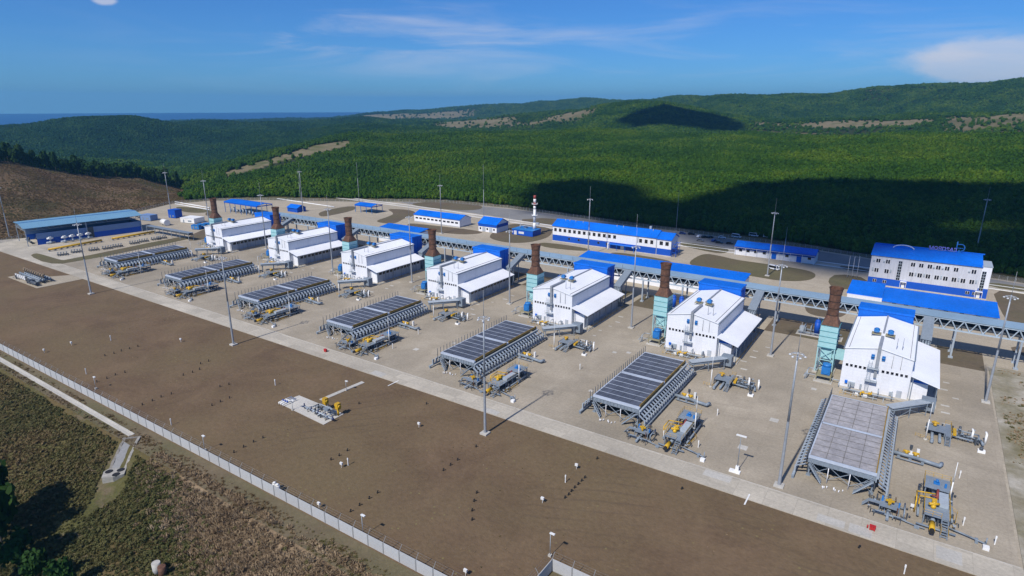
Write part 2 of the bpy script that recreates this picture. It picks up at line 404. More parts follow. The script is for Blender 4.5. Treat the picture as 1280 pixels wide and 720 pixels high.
def build_terrain():
    na = 520
    rr = [36.0]
    while rr[-1] < 7200: rr.append(rr[-1]*1.0155)
    rr = np.array(rr); ph = np.linspace(AZ0, AZ1, na)
    Rg, Pg = np.meshgrid(rr, ph, indexing='ij'); X = Rg*np.sin(Pg); Y = Rg*np.cos(Pg)
    Z = terrain_z(X, Y)
    nr = len(rr); co = np.stack([X, Y, Z], -1).reshape(-1, 3)
    i, j = np.meshgrid(np.arange(nr-1), np.arange(na-1), indexing='ij'); a = (i*na+j).ravel()
    q = np.stack([a, a+1, a+na+1, a+na], 1)[:, ::-1]
    me = bpy.data.meshes.new('terrain'); me.vertices.add(len(co)); me.vertices.foreach_set('co', co.ravel())
    me.loops.add(q.size); me.loops.foreach_set('vertex_index', q.ravel().astype(np.int32))
    me.polygons.add(len(q)); me.polygons.foreach_set('loop_start', np.arange(0, q.size, 4, dtype=np.int32)); me.polygons.foreach_set('loop_total', np.full(len(q), 4, np.int32))
    me.polygons.foreach_set('use_smooth', np.ones(len(q), bool))
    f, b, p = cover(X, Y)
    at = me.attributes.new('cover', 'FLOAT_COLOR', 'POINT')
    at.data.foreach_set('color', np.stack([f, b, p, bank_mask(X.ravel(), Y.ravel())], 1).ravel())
    me.update(); me.validate()
    # material: brush in front, dry slope, forest floor, bare earth
    m = bpy.data.materials.new('terrain_ground'); m.use_nodes = True; nt = m.node_tree; L = nt.links.new; bs = nt.nodes['Principled BSDF']
    bs.inputs['Roughness'].default_value = 1; bs.inputs['Specular IOR Level'].default_value = .1
    pos = _n(nt, 'ShaderNodeNewGeometry').outputs['Position']
    def noise(s, d=6, rg=.62):
        n = _n(nt, 'ShaderNodeTexNoise'); n.inputs['Scale'].default_value = s; n.inputs['Detail'].default_value = d; n.inputs['Roughness'].default_value = rg
        L(pos, n.inputs['Vector']); return n.outputs['Fac']
    def rng(o, a, b_, c=0, d=1):
        q_ = _n(nt, 'ShaderNodeMapRange'); q_.inputs[1].default_value = a; q_.inputs[2].default_value = b_; q_.inputs[3].default_value = c; q_.inputs[4].default_value = d
        L(o, q_.inputs[0]); return q_.outputs[0]
    def mix(fc, a_, b_):
        x = _n(nt, 'ShaderNodeMix', data_type='RGBA'); L(fc, x.inputs[0])
        for k, qv in ((6, a_), (7, b_)):
            if isinstance(qv, tuple): x.inputs[k].default_value = (*qv, 1)
            else: L(qv, x.inputs[k])
        return x.outputs[2]
    big = rng(noise(.035), .38, .62); mid = rng(noise(.16), .35, .65); fine = noise(1.1, 8, .7)
    near = mix(big, (.135,.098,.048), (.092,.092,.034)); near = mix(rng(noise(.07), .56, .68), near, (.17,.13,.09))
    dry = mix(mid, (.125,.082,.046), (.175,.118,.064)); dry = mix(rng(noise(.02), .52, .64), dry, (.07,.06,.026))
    bare_c = mix(mid, (.215,.178,.112), (.155,.135,.075)); bare_c = mix(rng(noise(.03, 5), .48, .66), bare_c, (.095,.105,.038))
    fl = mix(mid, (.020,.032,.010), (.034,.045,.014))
    at_ = _n(nt, 'ShaderNodeAttribute'); at_.attribute_name = 'cover'
    sp = _n(nt, 'ShaderNodeSeparateColor'); L(at_.outputs['Color'], sp.inputs[0])
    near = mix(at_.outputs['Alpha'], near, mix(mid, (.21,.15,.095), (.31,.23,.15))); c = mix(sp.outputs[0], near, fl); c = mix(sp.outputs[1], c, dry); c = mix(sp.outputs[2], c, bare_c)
    sc = _n(nt, 'ShaderNodeVectorMath', operation='SCALE'); L(c, sc.inputs[0]); L(rng(fine, .25, .75, .7, 1.3), sc.inputs['Scale'])
    L(sc.outputs[0], bs.inputs['Base Color'])
    bp = _n(nt, 'ShaderNodeBump'); bp.inputs['Strength'].default_value = .7; bp.inputs['Distance'].default_value = .5; L(fine, bp.inputs['Height']); L(bp.outputs[0], bs.inputs['Normal'])
    me.materials.append(m)
    o = bpy.data.objects.new('terrain', me); C.objects.link(o); o['kind'] = 'structure'
    return o
build_terrain()

# the sea beyond the hills
ms = bpy.data.materials.new('sea_water'); ms.use_nodes = True
_b = ms.node_tree.nodes['Principled BSDF']; _b.inputs['Base Color'].default_value = (.004,.05,.17,1); _b.inputs['Roughness'].default_value = .35; _b.inputs['Specular IOR Level'].default_value = .3
_nz = _n(ms.node_tree, 'ShaderNodeTexNoise'); _nz.inputs['Scale'].default_value = .02; _bp = _n(ms.node_tree, 'ShaderNodeBump'); _bp.inputs['Strength'].default_value = .4; _bp.inputs['Distance'].default_value = 2
ms.node_tree.links.new(_n(ms.node_tree, 'ShaderNodeNewGeometry').outputs['Position'], _nz.inputs['Vector'])
ms.node_tree.links.new(_nz.outputs['Fac'], _bp.inputs['Height']); ms.node_tree.links.new(_bp.outputs[0], _b.inputs['Normal'])
SEA_Z, SEA_R = -58.0, 12500.0
w = MB(); nn = 160
for k in range(nn):
    a0 = AZ0-.3+(AZ1-AZ0+.6)*k/nn; a1 = AZ0-.3+(AZ1-AZ0+.6)*(k+1)/nn
    for r0, r1 in ((2500, 6000), (6000, SEA_R)):
        w.quad((r0*math.sin(a0), r0*math.cos(a0), SEA_Z), (r0*math.sin(a1), r0*math.cos(a1), SEA_Z), (r1*math.sin(a1), r1*math.cos(a1), SEA_Z), (r1*math.sin(a0), r1*math.cos(a0), SEA_Z))
struct('sea', w, ms)

# ------------------------------------------------------------------ foliage meshes
def foliage_mat(name, c0, c1, c2, patch=.012):
    m = bpy.data.materials.new(name); m.use_nodes = True; nt = m.node_tree; L = nt.links.new; bs = nt.nodes['Principled BSDF']
    bs.inputs['Roughness'].default_value = .75; bs.inputs['Specular IOR Level'].default_value = .12
    oi = _n(nt, 'ShaderNodeObjectInfo'); ge = _n(nt, 'ShaderNodeNewGeometry')
    nz = _n(nt, 'ShaderNodeTexNoise'); nz.inputs['Scale'].default_value = patch; nz.inputs['Detail'].default_value = 4
    L(ge.outputs['Position'], nz.inputs['Vector'])
    mr = _n(nt, 'ShaderNodeMapRange'); mr.inputs[1].default_value = .38; mr.inputs[2].default_value = .64; L(nz.outputs['Fac'], mr.inputs[0])
    ad = _n(nt, 'ShaderNodeMath', operation='MULTIPLY_ADD'); L(oi.outputs['Random'], ad.inputs[0]); ad.inputs[1].default_value = .42; 
    h = _n(nt, 'ShaderNodeMath', operation='MULTIPLY'); L(mr.outputs[0], h.inputs[0]); h.inputs[1].default_value = .6; L(h.outputs[0], ad.inputs[2])
    rp = _n(nt, 'ShaderNodeValToRGB'); e = rp.color_ramp.elements
    e[0].position = .05; e[0].color = (*c0, 1); e[1].position = .95; e[1].color = (*c2, 1); k = e.new(.5); k.color = (*c1, 1)
    L(ad.outputs[0], rp.inputs[0])
    ri = _n(nt, 'ShaderNodeMapRange'); ri.inputs[3].default_value = .86; ri.inputs[4].default_value = 1.14; L(ge.outputs['Random Per Island'], ri.inputs[0])
    sc = _n(nt, 'ShaderNodeVectorMath', operation='SCALE'); L(rp.outputs[0], sc.inputs[0]); L(ri.outputs[0], sc.inputs['Scale'])
    L(sc.outputs[0], bs.inputs['Base Color'])
    return m
M['leaf'] = foliage_mat('forest_leaves', (.018,.056,.005), (.038,.092,.006), (.078,.130,.008))
M['leaf_hazed'] = foliage_mat('hazed_hill_leaves', (.010,.040,.009), (.018,.062,.012), (.040,.086,.014))  # blue haze and shade over the left hills put into the leaf colour
M['leaf_near'] = foliage_mat('tree_leaves', (.010,.030,.006), (.017,.048,.008), (.032,.062,.011))
M['shrub'] = foliage_mat('brush_leaves', (.070,.078,.026), (.115,.105,.040), (.175,.120,.058), .02)
M['straw'] = foliage_mat('straw_stems', (.23,.16,.095), (.34,.25,.155), (.44,.34,.225), .05)
M['dry_tuft'] = foliage_mat('brown_tufts', (.130,.084,.044), (.19,.130,.064), (.15,.140,.052), .03)

def leaf_cloud(seed, lumps, leaves, leaf, core=True, squash=.85, low=.15):
    """unit crown (radius about 1, base at z 0): lumpy core and leaf clumps over its lumps"""
    rg = np.random.RandomState(seed); v = []; f = []
    cs = []
    for i in range(lumps):
        a = rg.rand()*6.283; rad = .62*math.sqrt(rg.rand()) if i else 0
        cs.append((rad*math.cos(a), rad*math.sin(a), (low+.35+rg.rand()*.95 if i else .85)*squash, (.38+.25*rg.rand()) if i else .6))
    if core:
        for (cx, cy, cz, cr) in cs:
            k = len(v); n, mm = 7, 4
            for j in range(mm+1):
                t = math.pi*j/mm
                for i in range(n):
                    u = 6.283*i/n; q = cr*.8*(.85+.3*rg.rand())
                    v.append((cx+q*math.sin(t)*math.cos(u), cy+q*math.sin(t)*math.sin(u), cz+q*math.cos(t)))
            for j in range(mm):
                for i in range(n):
                    f.append((k+j*n+i, k+(j+1)*n+i, k+(j+1)*n+(i+1) % n, k+j*n+(i+1) % n))
    for i in range(leaves):
        cx, cy, cz, cr = cs[rg.randint(len(cs))]
        d = rg.randn(3); d[2] = d[2]*.8+.25; d /= np.linalg.norm(d)
        p = np.array((cx, cy, cz))+d*cr*(.85+.3*rg.rand())
        nrm = d+rg.randn(3)*.55; nrm /= np.linalg.norm(nrm)
        a = np.cross(nrm, rg.randn(3)); a /= np.linalg.norm(a); b = np.cross(nrm, a)
        s = leaf*(.6+.8*rg.rand()); k = len(v)
        for (ca, cb) in ((-1, -.55), (.1, -.8), (1, .1), (.35, .85), (-.6, .6)):
            v.append(tuple(p+s*(ca*a+cb*b)))
        f.append((k, k+1, k+2, k+3, k+4))
    return v, f
def tuft_mesh(seed, blades, h, spread):
    rg = np.random.RandomState(seed); v = []; f = []
    for i in range(blades):
        a = rg.rand()*6.283; q = rg.rand()*spread; b = np.array((q*math.cos(a), q*math.sin(a), 0))
        d = np.array((math.cos(a)*.5*rg.rand()+.3*rg.randn(), math.sin(a)*.5*rg.rand()+.3*rg.randn(), 1.0)); d /= np.linalg.norm(d)
        hh = h*(.5+.6*rg.rand()); w_ = np.cross(d, rg.randn(3)); w_ = w_/np.linalg.norm(w_)*h*.10
        k = len(v); m_ = b+d*hh*.55+w_*.3; t = b+d*hh+np.array((d[0], d[1], -.2))*hh*.3
        v += [tuple(b-w_), tuple(b+w_), tuple(m_+w_*.8), tuple(t), tuple(m_-w_*.8)]; f.append((k, k+1, k+2, k+3, k+4))
    return v, f
def raw_mesh(name, vf, m):
    me = bpy.data.meshes.new(name); me.from_pydata(vf[0], [], vf[1]); me.materials.append(m); me.update(); return me

def scatter(name, pts, size, kinds, meshes, label, cat, sz=None):
    """one object whose points carry instanced plants"""
    col = bpy.data.collections.new(name+'_kinds')
    for i, me in enumerate(meshes):
        o = bpy.data.objects.new('%s_kind_%02d' % (name, i), me); col.objects.link(o)
    n = len(pts); me = bpy.data.meshes.new(name); me.vertices.add(n); me.vertices.foreach_set('co', np.asarray(pts, float).ravel())
    a = me.attributes.new('size', 'FLOAT_VECTOR', 'POINT')
    s3 = np.stack([size, size, size if sz is None else sz], 1); a.data.foreach_set('vector', s3.ravel())
    a = me.attributes.new('spin', 'FLOAT_VECTOR', 'POINT')
    sp = np.zeros((n, 3)); sp[:, 2] = np.random.rand(n)*6.283; a.data.foreach_set('vector', sp.ravel())
    a = me.attributes.new('pick', 'INT', 'POINT'); a.data.foreach_set('value', kinds.astype(np.int32))
    me.update()
    ob = bpy.data.objects.new(name, me); C.objects.link(ob)
    ng = bpy.data.node_groups.new(name+'_nodes', 'GeometryNodeTree')
    ng.interface.new_socket('Geometry', in_out='INPUT', socket_type='NodeSocketGeometry'); ng.interface.new_socket('Geometry', in_out='OUTPUT', socket_type='NodeSocketGeometry')
    gi = ng.nodes.new('NodeGroupInput'); go = ng.nodes.new('NodeGroupOutput')
    ip = ng.nodes.new('GeometryNodeInstanceOnPoints'); ci = ng.nodes.new('GeometryNodeCollectionInfo')
    ci.inputs['Collection'].default_value = col; ci.inputs['Separate Children'].default_value = True; ci.inputs['Reset Children'].default_value = True
    def named(nm, t):
        q = ng.nodes.new('GeometryNodeInputNamedAttribute'); q.data_type = t; q.inputs['Name'].default_value = nm; return q.outputs['Attribute']
    Lk = ng.links.new
    Lk(gi.outputs[0], ip.inputs['Points']); Lk(ci.outputs[0], ip.inputs['Instance']); ip.inputs['Pick Instance'].default_value = True
    Lk(named('pick', 'INT'), ip.inputs['Instance Index']); Lk(named('spin', 'FLOAT_VECTOR'), ip.inputs['Rotation']); Lk(named('size', 'FLOAT_VECTOR'), ip.inputs['Scale'])
    Lk(ip.outputs[0], go.inputs[0])
    md = ob.modifiers.new('plants', 'NODES'); md.node_group = ng
    tag(ob, label, cat, None, 'stuff')
    return ob

def forest():
    P = []; r = 380.0
    while r < 5400:
        s = 3.05+max(0, r-480)*.00145
        n = int((AZ1-AZ0)*r/s); ph = AZ0+(AZ1-AZ0)*(np.arange(n)+np.random.rand(n)*.9)/n
        q = r+(np.random.rand(n)-.5)*s*1.1
        P.append(np.stack([q*np.sin(ph), q*np.cos(ph), np.full(n, s)], 1)); r += s*.93
    P = np.concatenate(P); f, b, p = cover(P[:, 0], P[:, 1])
    px = phi2px(np.arctan2(P[:, 0], P[:, 1]))
    p2 = np.zeros(len(P)); r0 = np.hypot(P[:, 0], P[:, 1])
    for st in (22, 44, 66, 95):                                    # the open strips are kept clear on their downhill side too
        k_ = 1+st*np.clip(r0/1000, .8, 1.8)/r0; p2 = np.maximum(p2, cover(P[:, 0]*k_, P[:, 1]*k_)[2])
    keep = (np.random.rand(len(P)) < np.where(p > .3, .05+.30*(1-p), f*1.02)*(1-np.where(px < 445, .97, .86)*p2)) & (f+p > .04) & (px > -330) & (px < 1620)
    P = P[keep]; z = terrain_z(P[:, 0], P[:, 1]); ok = z > SEA_Z+2; P = P[ok]; z = z[ok]
    n = len(P); rr_ = np.hypot(P[:, 0], P[:, 1])
    size = P[:, 2]*(.60+.42*np.random.rand(n)**1.5)
    size *= 1+.25*_hash_noise(P[:, 0], P[:, 1], .03, 11)
    hgt = size*(.80+.45*np.random.rand(n)+np.clip(1.2-rr_/1200, 0, .7)*.4)
    base = z-hgt*.10
    ms_ = [raw_mesh('forest_crown', leaf_cloud(100+i, 7, 150, .155), M['leaf'] if i < 6 else M['leaf_hazed']) for i in range(12)]
    pk = np.random.randint(0, 6, n)+6*(np.random.rand(n) < smooth01(rr_+80*_hash_noise(P[:, 0], P[:, 1], .01, 77), 1350, 1700)*(1-.8*smooth01(px[keep][ok], 420, 640)))
    scatter('forest', np.stack([P[:, 0], P[:, 1], base], 1), size, pk, ms_, 'dense green forest covering the hills behind the plant', 'forest', hgt)
    print('forest trees', n)
forest()

# ------------------------------------------------------------------ the row of trees on the crest of the brown slope (single trees)
def tree_kind(seed, h, w_):
    rg = np.random.RandomState(seed)
    t = MB(); t.cyl((0, 0, -.6), (.1*w_*.3, 0, h*.55), .22, .12, 7)
    for i in range(4):
        a = rg.rand()*6.28; t.cyl((0, 0, h*(.28+.07*i)), (w_*.55*math.cos(a), w_*.55*math.sin(a), h*(.55+.08*i)), .09, .04, 5)
    v, f = leaf_cloud(seed+50, 8, 420, .15, core=True, squash=1)
    v = [(x*w_, y*w_, h*.22+z*h*.42) for x, y, z in v]
    return t, (v, f)
_protos = []
for i in range(5):
    h = 11+i*1.3; t, vf = tree_kind(300+i, h, 3.1+.35*(i % 3))
    root = thing('deciduous_tree', 'x', 'tree', (0, 0, -100), 0, 'trees along the crest of the brown slope')
    t.build('trunk', M['bark'], root)
    me = raw_mesh('crown', vf, M['leaf_near']); o = bpy.data.objects.new('crown', me); C.objects.link(o); o.parent = root
    _protos.append([root, False])
def put_tree(x, y, s, label, group, k=None):
    k = random.randrange(5) if k is None else k
    z = float(terrain_z(np.array([x]), np.array([y]))[0])
    root, used = _protos[k]
    if not used: o = root; _protos[k][1] = True; o.location = (x, y, z); o['label'] = label; o['group'] = group; o.rotation_euler.z = random.random()*6.28
    else: o = dup(root, (x, y, z), label, random.random()*6.28, group)
    o.scale = (s, s, s*(.9+.25*random.random()))
CREST = [(-40, 196), (0, 201), (40, 207), (80, 214), (120, 219), (160, 223), (212, 238)]
k = 0
for i in range(64):
    px = -38+i*(250/63)+random.uniform(-1, 1)
    rs, zs = knots(np.array([px])); rc = rs[0, 3]+random.uniform(-6, 9); a = col_dir(px)
    put_tree(rc*math.sin(a), rc*math.cos(a), random.uniform(.8, 1.15), 'green deciduous tree in the row along the crest of the brown slope', 'trees along the crest of the brown slope')
# ------------------------------------------------------------------ site ground, flush sheets a few millimetres apart
def sheet(name, pts, m, z):
    mb = MB(); mb.poly([(x, y, z) for x, y in pts]); return struct(name, mb, m)
def pxs(*p): return [G(x, y) for x, y in p]
def rounded(pts, n=2):
    p = [np.array(q, float) for q in pts]
    for _ in range(n):
        o = []
        for a, b in zip(p, p[1:]+p[:1]): o += [a*.75+b*.25, a*.25+b*.75]
        p = o
    return [tuple(q) for q in p]
fy = lambda x: 63.0+(x+430)*3.2/385.2                                # the front fence is not quite parallel to the road
sheet('dirt_field', [(-640, fy(-640)-.4), (-44.6, fy(-44.6)-.4), (-44.6, 79.7), (80, 79.7), (80, 121.5), (-640, 121.5)], M['dirt'], -.04)
sheet('fence_verge', [(-640, 58.6), (-40, 58.6), (-40, 67), (-640, 64)], M['verge'], -.06)
FAR = pxs((0, 304), (100, 281), (160, 268), (213, 255), (262, 251), (330, 250), (440, 252), (500, 252), (560, 253), (640, 260.5), (800, 283), (1000, 309), (1280, 354), (1500, 392))
# everything paved: one slab of concrete with its edge a kerb high above the dirt
mb = MB(); outline = [(-640, 120.6), (25.5, 120.6), (25.5, 236), (60, 236), (120, 236), (120, 395)] + FAR[::-1][1:] + [(-640, 160)]
mb.slab(outline, -.3, .06); struct('yard_pavement', mb, M['path'])
sheet('yard_concrete', [(-372, 127.3), (25.0, 127.3), (25.0, 236), (-372, 236)], M['yard'], .064)
sheet('slab_road', [(-640, 120.6), (25.5, 120.6), (25.5, 127.3), (-372, 127.3), (-372, 140), (-405, 152), (-640, 152)], M['road'], .068)
mb = MB(); mb.b(-372, 25.2, 127.25, 127.4, .06, .09); struct('road_edge_kerb', mb, M['concrete'])
# rear road with pale kerbs, the grey lay-by beyond it
RY = [(-520, 371), (-433, 373), (-351, 371), (-209, 360), (-121, 356), (-16, 351), (60, 346), (160, 340)]
def strip(pts, a, b, z0, z1=None):
    mb = MB()
    for (x0, y0), (x1, y1) in zip(pts[:-1], pts[1:]):
        if z1 is None: mb.quad((x0, y0+a, z0), (x1, y1+a, z0), (x1, y1+b, z0), (x0, y0+b, z0))
        else: mb.slab([(x0, y0+a), (x1, y1+a), (x1, y1+b), (x0, y0+b)], z0, z1)
    return mb
AS = [(-330, 370)] + [q for q in RY if q[0] > -300]
mb = MB(); pts = [(-352, 379), (-270, 372), (-209, 364), (-121, 360), (-16, 355), (60, 350), (118, 346), (118, 392)] + [(x, y-3) for x, y in FAR[::-1] if -380 < x < 100]
mb.poly([(x, y, .064) for x, y in pts]); struct('asphalt_lay_by', mb, M['asphalt'])
struct('rear_road', strip(RY, -3.2, 3.2, .070), M['road'])
struct('rear_kerb', strip(RY, 3.2, 3.9, .06, .22), M['white'])
struct('rear_kerb', strip(RY, -4.6, -3.9, .06, .22), M['white'])
# bare soil islands between the rear roads
def patch(*p, m='patch', z=.072, n=2):
    mb = MB(); q = rounded(pxs(*p), n); mb.slab(q, .05, z+.05); return struct('soil_island', mb, M[m])
patch((37,320),(44,316.5),(52,318),(75,325),(82,325.4),(222,296.3),(236,296.5),(238,299),(84,330),(58,329.3), m='turf', n=1)
patch((232,297),(258,285.5),(263,286),(262,298),(238,302), n=1)
patch((219,257.5),(262,262),(262,265.5),(240,266.5),(222,263), m='turf')
patch((255,268),(262,263.5),(272,263.5),(273,271),(262,271))
patch((398,264.5),(442,256.5),(447,262),(412,270),(399,271))
patch((481,260.5),(520,263),(517,270.5),(505,273),(495,279.5),(480,279.5),(468,276.5),(484,271.5),(494,267))
patch((508,279.5),(521,279.5),(604,289),(601,292.5),(570,293.5),(512,285.5))
patch((508,256),(530,252),(580,253),(605,257.5),(599,263),(560,262.5))
patch((610,294.5),(634,278),(690,284),(690,295),(668,302.5),(640,304.5),(616,300))
patch((671,304),(686,303.3),(742,311.5),(730,314.5),(680,309.5), m='turf')
patch((760,316.5),(775,315.5),(842,326),(834,331),(775,321.5), m='turf')
patch((860,327.5),(879,316.5),(900,320),(920,325),(950,329),(1003,336.5),(1022,342.5),(1014,351),(978,352),(944,346),(892,338),(866,333), m='turf')
patch((851,303),(875,305),(914,311),(906,318),(878,313.5),(850,306.5), m='turf')
patch((1034,350),(1046,342),(1086,348),(1082,364),(1040,360), m='turf', n=1)
patch((1047,331.5),(1088,336.5),(1087,341.5),(1055,337))
patch((1240,362),(1280,368),(1330,377),(1330,412),(1264,408),(1250,388), n=1)
patch((1234,352.5),(1290,360),(1290,366.5),(1236,358.5), m='turf', n=1)
patch((640,275),(690,272),(840,290),(838,300),(800,297),(690,281), n=1)
patch((1262,432),(1300,437),(1320,452),(1268,443), n=1)
patch((1010,368),(1062,377),(1058,398),(1020,396),(1004,388), n=2)
patch((1000,300),(1080,311),(1082,320),(1010,310), n=1)
mb = MB(); mb.slab([(-332, 229.5), (24.5, 229.5), (24.5, 247.5), (-332, 247.5)], .05, .10); struct('soil_strip', mb, M['patch'])
mb = MB()
for i in range(7): mb.slab([(OXS[i]+18.2 if i else OXS[i]+18.2, 229.9), (OXS[i]+24, 229.9), (OXS[i]+24, 247.6), (OXS[i]+18.2, 247.6)], .04, .12)
struct('rack_crossing_path', mb, M['path'])
# pale pads, chamber covers and painted marks on the yard
mb = MB(); rg = random.Random(3)
for i in range(7):
    for k in range(6):
        x = OXS[i]+25.5+rg.uniform(-1.5, 4.5); y = 183+k*6+rg.uniform(-1, 1); a = rg.uniform(1.2, 2.2)
        mb.slab([(x, y), (x+a, y), (x+a, y+.45*a), (x, y+.45*a)], .05, .074)
    for k in range(3):
        x = OXS[i]-10+rg.uniform(-8, 5); y = rg.uniform(140, 186); a = rg.uniform(.8, 2.2)
        mb.slab([(x, y), (x+a, y), (x+a, y+a), (x, y+a)], .05, .074)
struct('yard_cover_slabs', mb, M['concrete'])
mb = MB()
for (x, y) in ((935, 622), (494, 478)):
    X, Y = G(x, y); mb.slab([(X-.15, Y-3.0), (X+.15, Y-3.0), (X+.15, Y+1.4), (X-.15, Y+1.4)], .06, .073)
struct('painted_lines', mb, M['white'])
mb = MB()
for (x, y, a, b_) in ((455, 470, 5, 2.6), (1020, 650, 5, 2.5), (1060, 664, 4, 3), (1170, 697, 4, 4), (880, 590, 6, 2.6), (600, 514, 5, 2)):
    X, Y = G(x, y); Y = min(max(Y, 121.0), 127.0-b_); mb.slab([(X, Y), (X+a, Y), (X+a, Y+b_), (X, Y+b_)], .06, .0735)
struct('replaced_road_slabs', mb, M['concrete'])
# the dry strip east of the yard
mb = MB(); mb.slab([(25.6, 100), (110, 100), (110, 235.5), (25.6, 235.5)], -.3, .0); struct('dry_grass_strip', mb, M['drygrass'])
mb = MB(); mb.b(25.55, 27.0, 121, 236, -.1, .03); struct('yard_edge_path', mb, M['drygrass'])

# ------------------------------------------------------------------ front wall of concrete panels with wire stays
def panel_wall(p0, p1, h, pitch, label, low=0.0):
    x0, y0 = p0; x1, y1 = p1; L = math.hypot(x1-x0, y1-y0); n = max(1, round(L/pitch)); a = math.atan2(y1-y0, x1-x0)
    t = thing('concrete_fence', label, 'fence', (x0, y0, 0), a)
    p = MB(); p.b(.09, L/n-.09, -.07, .07, -.6, h); pr_ = None
    me_p = p.build('panel', M['cement'], t); q = MB(); q.b(-.12, .12, -.13, .13, -.7, h+.06); q.bar((0, .02, h), (.02, .75, h+1.0), .09); 
    me_q = q.build('post', M['joint'], t)
    for i in range(1, n):
        o = me_p.copy(); C.objects.link(o); o.location = (L/n*i, 0, 0)
        o = me_q.copy(); C.objects.link(o); o.location = (L/n*i, 0, 0)
    w_ = MB()
    for k in (.33, .66, 1): w_.cyl((0, .75*k, h+1.0*k), (L, .75*k, h+1.0*k), .012, n=4)
    w_.build('wire', M['galv'], t)
panel_wall((-430, fy(-430)), (-44.8, fy(-44.8)), 2.4, 4.0, 'long pale concrete panel fence with leaning wire stays below the brown dirt field')
panel_wall((-44.8, fy(-44.8)+.2), (-44.8, 79.6), 2.4, 4.1, 'short shaded return of the concrete panel fence at the bottom edge')
panel_wall((-44.8, 79.8), (20, 79.8), 2.4, 4.05, 'pale concrete panel fence running right from the corner at the bottom edge')
sheet('trench_grass', [(-44.5, 60), (20, 60), (20, 79.6), (-44.5, 79.6)], M['turf'], -.05)
# drain channel and outfall below the fence
mb = MB()
for a, b_ in ((-.72, -.4), (.4, .72)): mb.b(-430, -156.6, 61.2+a, 61.2+b_, -.5, .1)
mb.b(-430, -156.7, 60.8, 61.6, -.5, -.03)
o = mb.build('drain_channel', M['concrete']); tag(o, 'narrow pale concrete drain channel running along the foot of the fence', 'channel')
t = thing('stone_outfall', 'small concrete culvert outfall with apron and three dark pipe mouths in the brush', 'culvert', (-155, 60.5, 0), R(-42))
zf = lambda d: float(terrain_z(np.array([-155+d*math.cos(R(-42))]), np.array([60.5+d*math.sin(R(-42))]))[0])
for s_ in (-1, 1):
    mb = MB(); rg = random.Random(9+s_); k0 = 0
    for i in range(9):
        d0, d1 = i*1.25, i*1.25+1.25; a, b_ = s_*1.7-.3, s_*1.7+.3; up = .38 if s_ > 0 else .12; k1 = rg.uniform(-.1, .12)
        z0, z1 = zf(d0)+up+k0, zf(d1)+up+k1; k0 = k1
        mb.hexa([(d0, a, z0-2), (d1, a, z1-2), (d1, b_, z1-2), (d0, b_, z0-2), (d0, a, z0), (d1, a, z1), (d1, b_, z1), (d0, b_, z0)])
    mb.build('side_wall', M['stone'] if s_ > 0 else M['old_concrete'], t)
mb = MB(); mb.slab([(-.5, -2.2), (.2, -2.2), (.2, 2.2), (-.5, 2.2)], -1, .15); mb.build('head_wall', M['old_concrete'], t)
mb = MB()
for i in range(9): a, b_ = i*1.25, i*1.25+1.25; mb.quad((a, -1.6, zf(a)+.07), (b_, -1.6, zf(b_)+.07), (b_, 1.6, zf(b_)+.07), (a, 1.6, zf(a)+.07))
mb.build('apron', M['joint'], t)
mb = MB(); e = zf(12.5); mb.slab([(11.0, -1.9), (12.0, -2.6), (14.6, -2.2), (15.0, .2), (14.2, 2.3), (11.4, 2.0)], e-1.6, e+.7); mb.build('pipe_block', M['stone'], t)
for k, (u, v_) in enumerate(((12.3, -1.4), (12.2, 1.0), (14.0, .6))):
    mb = MB(); mb.cyl((u, v_, e+.6), (u, v_, e+.76), .82, n=14); mb.build('pipe_mouth', M['black'], t)

# far security fence of posts and wires
t = thing('wire_fence', 'thin grey wire mesh fence along the foot of the forest', 'fence', (0, 0, 0))
mb = MB(); pp = MB()
PTS = [(-560, 150)] + [(x, y) for x, y in FAR]
for (x0, y0), (x1, y1) in zip(PTS[:-1], PTS[1:]):
    L = math.hypot(x1-x0, y1-y0); n = max(1, int(L/3.2))
    for i in range(n):
        q = i/n; pp.c(x0+(x1-x0)*q, y0+(y1-y0)*q-1.5, 1.15, .11, .11, 2.5)
    for zz in (.15, .5, .8, 1.1, 1.4, 1.7, 2.0, 2.3): mb.cyl((x0, y0-1.5, zz), (x1, y1-1.5, zz), .028, n=4, sm=False)
mb.build('wire', M['galv'], t); o = pp.build('fence_post', M['cement'], t); o['kind'] = 'stuff'
# pale surface pipes lying near the far fence on the left
for k, (a, b_, lab) in enumerate((((219, 253), (262, 260.5), 'long white surface pipe beside the far fence, upper of two'), ((219, 255.5), (262, 263), 'long white surface pipe beside the far fence, lower of two'), ((347, 249), (418, 259.5), 'long white surface pipe near the forest edge left of the small blue hut'))):
    p0, p1 = G(*a), G(*b_); mb = MB(); mb.cyl((*p0, .5), (*p1, .5), .42, n=10); 
    tag(mb.build('surface_pipe', M['white']), lab, 'pipe')
